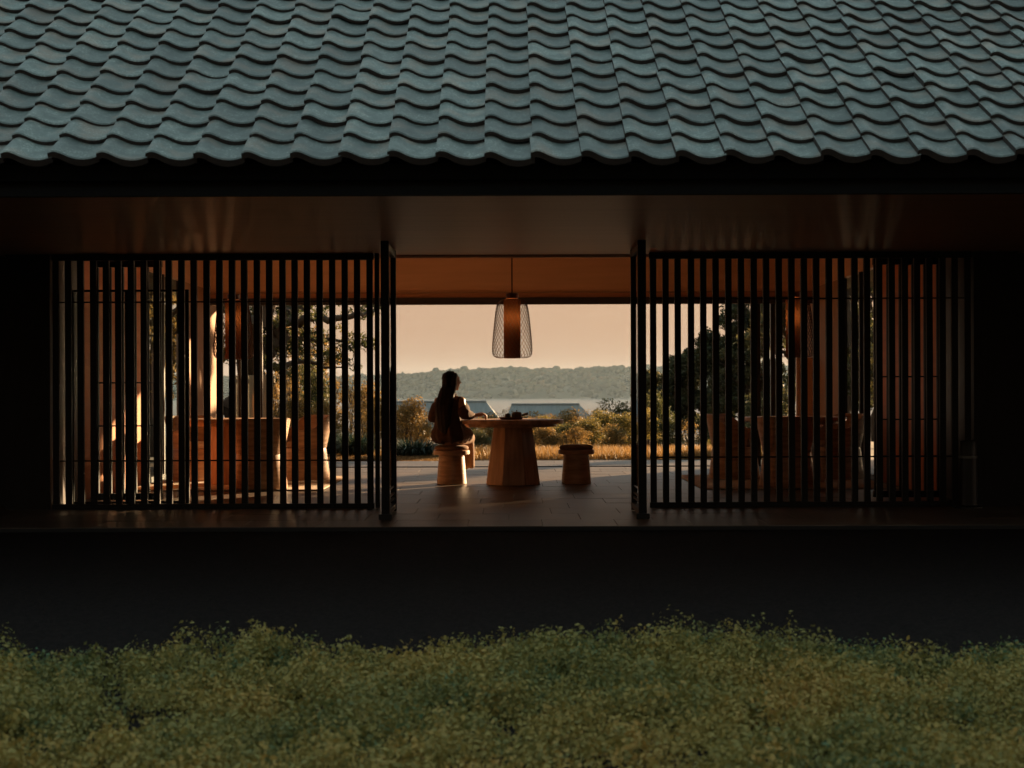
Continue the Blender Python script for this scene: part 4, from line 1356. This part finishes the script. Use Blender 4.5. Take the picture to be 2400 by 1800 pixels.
px_tree('tallest dark tree behind the slats on the shaded side, against the sky', 1752, 712, 44, 160, 'lf_dark', 3, size=0.12, per=80, nlev=46)
px_tree('dark rounded tree left of the tallest tree on the shaded side', 1672, 795, 45, 90, 'lf_dark', 4, size=0.12, per=90, nlev=34)
px_tree('low dark tree nearest the open bay behind the shaded slats', 1600, 838, 46, 100, 'lf_dark', 5, size=0.12, per=90, nlev=34)
px_tree('small dark tree at the water side edge of the shaded trees', 1530, 885, 50, 80, 'lf_dark', 6, size=0.12, per=90, nlev=30)
px_tree('brown-leaved tree rising behind the spreading evergreen on the sunlit side', 715, 775, 40, 170, 'lf_autumn', 8, size=0.10, per=40)
# garden trees standing outside the picture on the sunward side; they shade the terrace, the nearest added to keep sun off the shrubbery
for i, (x, y, h, w_) in enumerate(((17.4, 33, 7.0, 5.0), (20.5, 36, 7.5, 5.5), (24.5, 38, 8, 6), (18.5, 30, 6, 4.5), (18.4, 25.2, 6.5, 4.2), (21.5, 25.5, 6.5, 4.5), (25.0, 29, 7, 5))):
    simple_tree(['unseen shade-casting tree beyond the shaded end of the terrace'][0], x, y, h, w_, 'lf_dark', 30 + i, size=0.16, per=40, group='garden trees outside the picture')
simple_tree('slim added tree past the shaded end wall, shading the sunlit-side wall', 6.2, 34, 7.6, 2.4, 'lf_dark', 51, size=0.16, per=60, base=0.3)  # added to keep direct sun off the far part of the sunlit-side wall
simple_tree('narrow upright tree added past the shaded end wall to block sun', 10.85, 34, 7.2, 1.1, 'lf_dark', 52, size=0.16, per=60, base=0.2)  # unseen, added to break the sun slash on the near cedar wall
for i in range(6):
    simple_tree('tall dense garden tree behind the viewpoint', -21 + i * 8.4 + random.uniform(-0.6, 0.6), -9.5 + random.uniform(-1.5, 1.5), random.uniform(8.5, 10.5), 6.4, 'lf_dark', 90 + i, size=0.42, per=26, nlev=40, base=0.04,
                group='garden trees behind the viewpoint')
# dark trees seen through the side window on the sunlit side
for i, (x, y, h, w_) in enumerate(((-6.0, 26.5, 5.5, 2.6), (-7.0, 29.5, 6.5, 3.4), (-8.4, 33, 7, 4), (-7.2, 25.0, 5.5, 2.6))):
    simple_tree('brown leafy tree outside the side window on the sunlit side', x, y, h, w_, 'lf_autumn', 60 + i, size=0.11, per=40, group='trees outside the sunlit side window')
for i, (x, y, h, w_) in enumerate(((10.3, 48, 7.0, 4.2), (12.0, 52, 7.5, 5.0))):
    simple_tree('dark tree outside the side window on the shaded side', x, y, h, w_, 'lf_dark', 70 + i, size=0.12, per=40, group='trees outside the shaded side window')


# strappy evergreen clumps at the lawn edge
def strappy(label, x, y, w, h, n, seed):
    rs = np.random.default_rng(seed)
    t = thing('strappy_plant', label, 'plant', (x, y, ground_h(x, y)))
    vs, qs, tn = [], [], []
    k = 0
    for i in range(n):
        a = rs.uniform(0, 2 * math.pi); r0 = rs.uniform(0, 1) ** 0.6
        bx, by = r0 * w * 0.42 * math.cos(a), r0 * w * 0.30 * math.sin(a)
        a2 = a + rs.normal(0, 0.7)
        Ln = h * rs.uniform(0.8, 1.35); lean = rs.uniform(0.35, 1.0)
        wd = rs.uniform(0.008, 0.014)
        tv_ = rs.uniform(0, 1)
        px_, py_, pz_ = bx, by, 0.0
        ang = R(85) - lean * 0.25
        for s in range(7):
            ww = wd * (1 - (s / 6) ** 2 * 0.95)
            ox, oy = -math.sin(a2) * ww, math.cos(a2) * ww
            vs += [(px_ - ox, py_ - oy, pz_), (px_ + ox, py_ + oy, pz_)]
            tn += [tv_, tv_]
            step = Ln / 6
            px_ += math.cos(ang) * math.cos(a2) * step; py_ += math.cos(ang) * math.sin(a2) * step; pz_ += math.sin(ang) * step
            ang -= lean * 0.42
        for s in range(6):
            qs.append((k + 2 * s, k + 2 * s + 1, k + 2 * s + 3, k + 2 * s + 2))
        k += 14
    ob('blades', from_np('blades', np.array(vs), np.array(qs), None, np.array(tn), smooth_=True), 'lf_strap', t)
    return t


for lab, x, yb, D, wpx, hpx, n, sd in (('strappy dark green clump on the lawn edge next to the flared chair', 765, 1060, 26.6, 95, 62, 700, 1),
                                       ('strappy dark green clump on the lawn edge nearest the folded leaf', 835, 1066, 26.2, 85, 62, 700, 2),
                                       ('low strappy green clump in the open bay behind the woman', 968, 1072, 25.9, 105, 48, 700, 3),
                                       ('strappy clump behind the wooden chairs on the sunlit side', 695, 1050, 27.5, 100, 60, 500, 4)):
    strappy(lab, (x - 1200) / F * D, D, wpx / F * D, hpx / F * D, n, sd)

# tall dry grass along the terrace edge and dry lawn
def blades_field(name, label, cat, pts, hgt, wid, matname, lean=0.35):
    n = len(pts)
    h = hgt * rng.uniform(0.5, 1.2, n); a = rng.uniform(0, 2 * np.pi, n); ln = lean * rng.uniform(0.2, 1.2, n)
    d = np.stack([np.cos(a), np.sin(a), np.zeros(n)], 1); s = np.stack([-np.sin(a), np.cos(a), np.zeros(n)], 1)
    w_ = (wid * rng.uniform(0.7, 1.3, n))[:, None]
    up = np.array([0, 0, 1.0])
    b0 = pts - s * w_; b1 = pts + s * w_
    mid = pts + up * (h * 0.55)[:, None] + d * (h * ln * 0.3)[:, None]
    top = pts + up * h[:, None] + d * (h * ln)[:, None]
    V = np.stack([b0, b1, mid + s * w_ * 0.7, mid - s * w_ * 0.7, top], 1).reshape(-1, 3)
    i = np.arange(n)[:, None] * 5
    Q = i + np.array([[0, 1, 2, 3]]); T = i + np.array([[3, 2, 4]])
    tint = np.repeat(rng.random(n), 5)
    o = ob(name, from_np(name, V, Q, T, tint), matname)
    tag(o, label, cat, kind='stuff')


def scatter(n, x0, x1, y0, y1, dens=None):
    x = rng.uniform(x0, x1, n); y = rng.uniform(y0, y1, n)
    if dens is not None:
        k = rng.random(n) < np.array([dens(a, b) for a, b in zip(x, y)]); x, y = x[k], y[k]
    return np.stack([x, y, np.array([ground_h(a, b) for a, b in zip(x, y)])], 1)


lawn = MB()
lawn = ob('lawn', from_np('lawn', np.array([(-9, 23.85, -0.02), (9, 23.85, -0.02), (9, 25.2, -0.032), (-9, 25.2, -0.032), (9, 29, -0.035), (-9, 29, -0.035)]), np.array([(0, 1, 2, 3), (3, 2, 4, 5)])), 'earth')
tag(lawn, kind='structure')
p = scatter(60000, -5.0, -0.6, 23.9, 28.5); p[:, 2] = -0.035
blades_field('lawn_grass', 'short dry golden lawn between terrace and shrubs', 'grass', p, 0.05, 0.004, 'lf_lawn', 0.8)
p = scatter(26000, -0.9, 5.6, 24.6, 27.2, lambda x, y: 1.0 if x > -0.4 + 0.3 * math.sin(y * 3) else 0.2); p[:, 2] = -0.04
blades_field('dry_grass', 'tall dry golden grass along the terrace edge', 'grass', p, 0.165, 0.004, 'lf_grass', 0.45)

# pale vertical-board screen outside, sunlit side
fc = thing('board_screen', 'pale vertical-board garden screen beyond the sunlit side table', 'fence', P(592, 1060, 25.2) * Vector((1, 1, 0)) if False else (-4.12, 25.2, ground_h(0, 25.2)))
for k in range(7):
    MB().box(-0.045, 0.045, -0.012, 0.012, 0, 1.42 + 0.0).build('board', 'fence', fc, bevel=0.002, loc=(-0.32 + k * 0.096, random.gauss(0, 0.004), 0))
MB().box(-0.38, 0.33, 0.014, 0.05, 1.30, 1.36).build('rail', 'fence', fc)

# neighbouring roofs below, towards the water
def far_house(label, xr0, xr1, yr, xe1, ye, D, gable_left=None):
    """ridge from pixel xr0 to xr1 at y yr, eave corner (xe1, ye)"""
    a, b = P(xr0, yr, D), P(xr1, yr, D)
    L_ = (b - a).length; cx, cz = (a.x + b.x) / 2, a.z
    t = thing('neighbour_house', label, 'building', (cx, D, ground_h(cx, D)))
    zr = cz - ground_h(cx, D)
    drop = (ye - yr) / F * D * 2.1; out = (xe1 - xr1) / F * D * 2.1
    wy = drop / 0.6
    vs = [(-L_ / 2, 0, zr), (L_ / 2, 0, zr), (L_ / 2 + out, -wy, zr - drop), (-L_ / 2 - out * 0.4, -wy, zr - drop), (L_ / 2 + out, wy, zr - drop), (-L_ / 2 - out * 0.4, wy, zr - drop)]
    MB().add(vs, [(0, 3, 2, 1), (0, 1, 4, 5), (1, 2, 4), (0, 5, 3)]).build('roof', 'farroof', t)
    MB().box(-L_ / 2 + 0.3, L_ / 2 + out - 0.5, -wy + 0.8, wy - 0.8, 0, zr - drop).build('wall', 'farwall', t)
    MB().tube([(-L_ / 2, 0, zr + 0.05), (L_ / 2, 0, zr + 0.05)], 0.12, 6).build('ridge_cap', 'farroof', t)


far_house('grey hipped roof of a neighbouring house right behind the woman', 905, 1140, 942, 1172, 982, 175)
far_house('blue-grey roof of a neighbouring house behind the tea things, above the water', 1198, 1358, 949, 1380, 974, 165)

# low clipped shrubbery in the foreground
def hedge_h(x, y):
    b = 0.0
    b += 0.04 * mnoise.noise(Vector((x * 0.85 + 4.0, y * 0.8, 0.3)))
    b += 0.035 * mnoise.noise(Vector((x * 2.3, y * 2.1, 5.3)))
    b += 0.030 * mnoise.noise(Vector((x * 5.5, y * 5.5, 1.7))) + 0.028 * mnoise.noise(Vector((x * 11.0, y * 11.0, 4.7)))
    for mx_, wd_, hh_ in ((-1.05, 0.42, 0.075), (0.18, 0.17, 0.055), (0.99, 0.22, 0.035), (1.95, 0.2, 0.03), (-1.75, 0.2, 0.02)):
        b += hh_ * math.exp(-((x - mx_) / wd_) ** 2 - ((y - 6.25) / 0.55) ** 2)
    edge = min(max((6.62 + 0.14 * math.sin(x * 1.9) + 0.1 * mnoise.noise(Vector((x * 1.5, 0, 0))) - y) / 0.35, 0), 1)
    return -0.004 + b * 1.0 - 0.16 * (1 - edge) ** 2


def hedge():
    """domed tufts of small leaves at uneven heights, with gaps between them and stray shoots"""
    C, Nn, T, S = [], [], [], []
    tw = MB()
    n = 8000
    for i in range(n):
        y = 3.3 + 3.45 * rng.random()
        half = y * 1200 / F + 1.7
        x = rng.uniform(-half, half)
        gap = mnoise.noise(Vector((x * 3.6, y * 3.6, 7.7)))
        if gap < -0.30 and rng.random() < 0.5: continue
        rr = rng.uniform(0.034, 0.080) * (1.0 + 0.25 * (gap > 0.2))
        z = hedge_h(x, y) + rng.normal(0, 0.026) - rr * 0.4
        k = int(64 * (rr / 0.05) ** 1.7)
        d = rng.standard_normal((k, 3)); d[:, 2] = np.abs(d[:, 2]) * 1.1 - 0.25
        d /= np.linalg.norm(d, axis=1, keepdims=True)
        rad = rr * rng.uniform(0.55, 1.15, k) * (1 + 0.30 * np.sin(5 * np.arctan2(d[:, 1], d[:, 0]) + rng.uniform(0, 6)) * (1 - d[:, 2] * 0.5))
        p = d * rad[:, None] * np.array([1, 1, 1.25]) + np.array([x, y, z])
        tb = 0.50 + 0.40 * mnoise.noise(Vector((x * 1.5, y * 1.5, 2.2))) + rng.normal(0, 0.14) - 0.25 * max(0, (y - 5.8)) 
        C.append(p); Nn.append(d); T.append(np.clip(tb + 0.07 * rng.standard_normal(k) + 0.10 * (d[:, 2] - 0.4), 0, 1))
        S.append(np.full(k, rng.uniform(0.014, 0.023)))
        if rng.random() < 0.10:       # a shoot standing proud
            hh = rng.uniform(0.03, 0.075); q = int(hh / 0.008)
            u = np.linspace(0, 1, q); lean = rng.normal(0, 0.35, 2)
            base = np.array([x, y, z + rr * 0.9])
            a_ = np.arange(q) * 2.4
            pts = base + np.stack([u * hh * lean[0] + 0.009 * np.cos(a_), u * hh * lean[1] + 0.009 * np.sin(a_), u * hh], 1)
            C.append(pts); Nn.append(np.stack([np.cos(a_), np.sin(a_), 0.8 + 0 * a_], 1)); T.append(np.clip(tb + 0.15 + 0 * u, 0, 1)); S.append(np.full(q, 0.017))
    C, Nn, T, S = np.concatenate(C), np.concatenate(Nn), np.concatenate(T), np.concatenate(S)
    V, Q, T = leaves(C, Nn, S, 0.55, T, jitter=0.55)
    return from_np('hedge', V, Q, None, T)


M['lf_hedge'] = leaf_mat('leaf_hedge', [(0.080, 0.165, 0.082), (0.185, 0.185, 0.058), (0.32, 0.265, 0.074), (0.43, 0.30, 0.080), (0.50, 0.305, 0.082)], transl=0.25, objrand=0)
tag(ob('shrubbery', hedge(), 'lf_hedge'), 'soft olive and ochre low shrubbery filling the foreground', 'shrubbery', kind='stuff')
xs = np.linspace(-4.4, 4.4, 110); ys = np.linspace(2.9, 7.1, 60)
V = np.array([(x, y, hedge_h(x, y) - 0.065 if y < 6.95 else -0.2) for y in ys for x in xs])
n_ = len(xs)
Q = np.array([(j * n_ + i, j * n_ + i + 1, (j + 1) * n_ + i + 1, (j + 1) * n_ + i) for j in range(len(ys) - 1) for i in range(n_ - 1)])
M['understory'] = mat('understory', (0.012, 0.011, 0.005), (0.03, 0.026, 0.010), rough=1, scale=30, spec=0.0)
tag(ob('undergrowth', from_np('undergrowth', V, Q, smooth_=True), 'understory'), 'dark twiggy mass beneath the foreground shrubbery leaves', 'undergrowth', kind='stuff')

# ------------------------------------------------------------------ haze over the bay
def haze():
    me = MB().box(-2700, 2700, -60, 4700, -19, 60).mesh('haze')
    m = bpy.data.materials.new('haze_air'); m.use_nodes = True
    t = m.node_tree; N, L = t.nodes, t.links
    for n in list(N):
        if n.type == 'BSDF_PRINCIPLED': N.remove(n)
    v = N.new('ShaderNodeVolumePrincipled')
    v.inputs['Color'].default_value = (0.62, 0.82, 1.0, 1)
    v.inputs['Density'].default_value = 0.000065
    v.inputs['Anisotropy'].default_value = 0.2
    L.new(v.outputs[0], N['Material Output'].inputs['Volume'])
    me.materials.append(m)
    o = ob('haze', me)
    tag(o, 'thin warm evening haze filling the air over the bay', 'haze', kind='stuff')


haze()
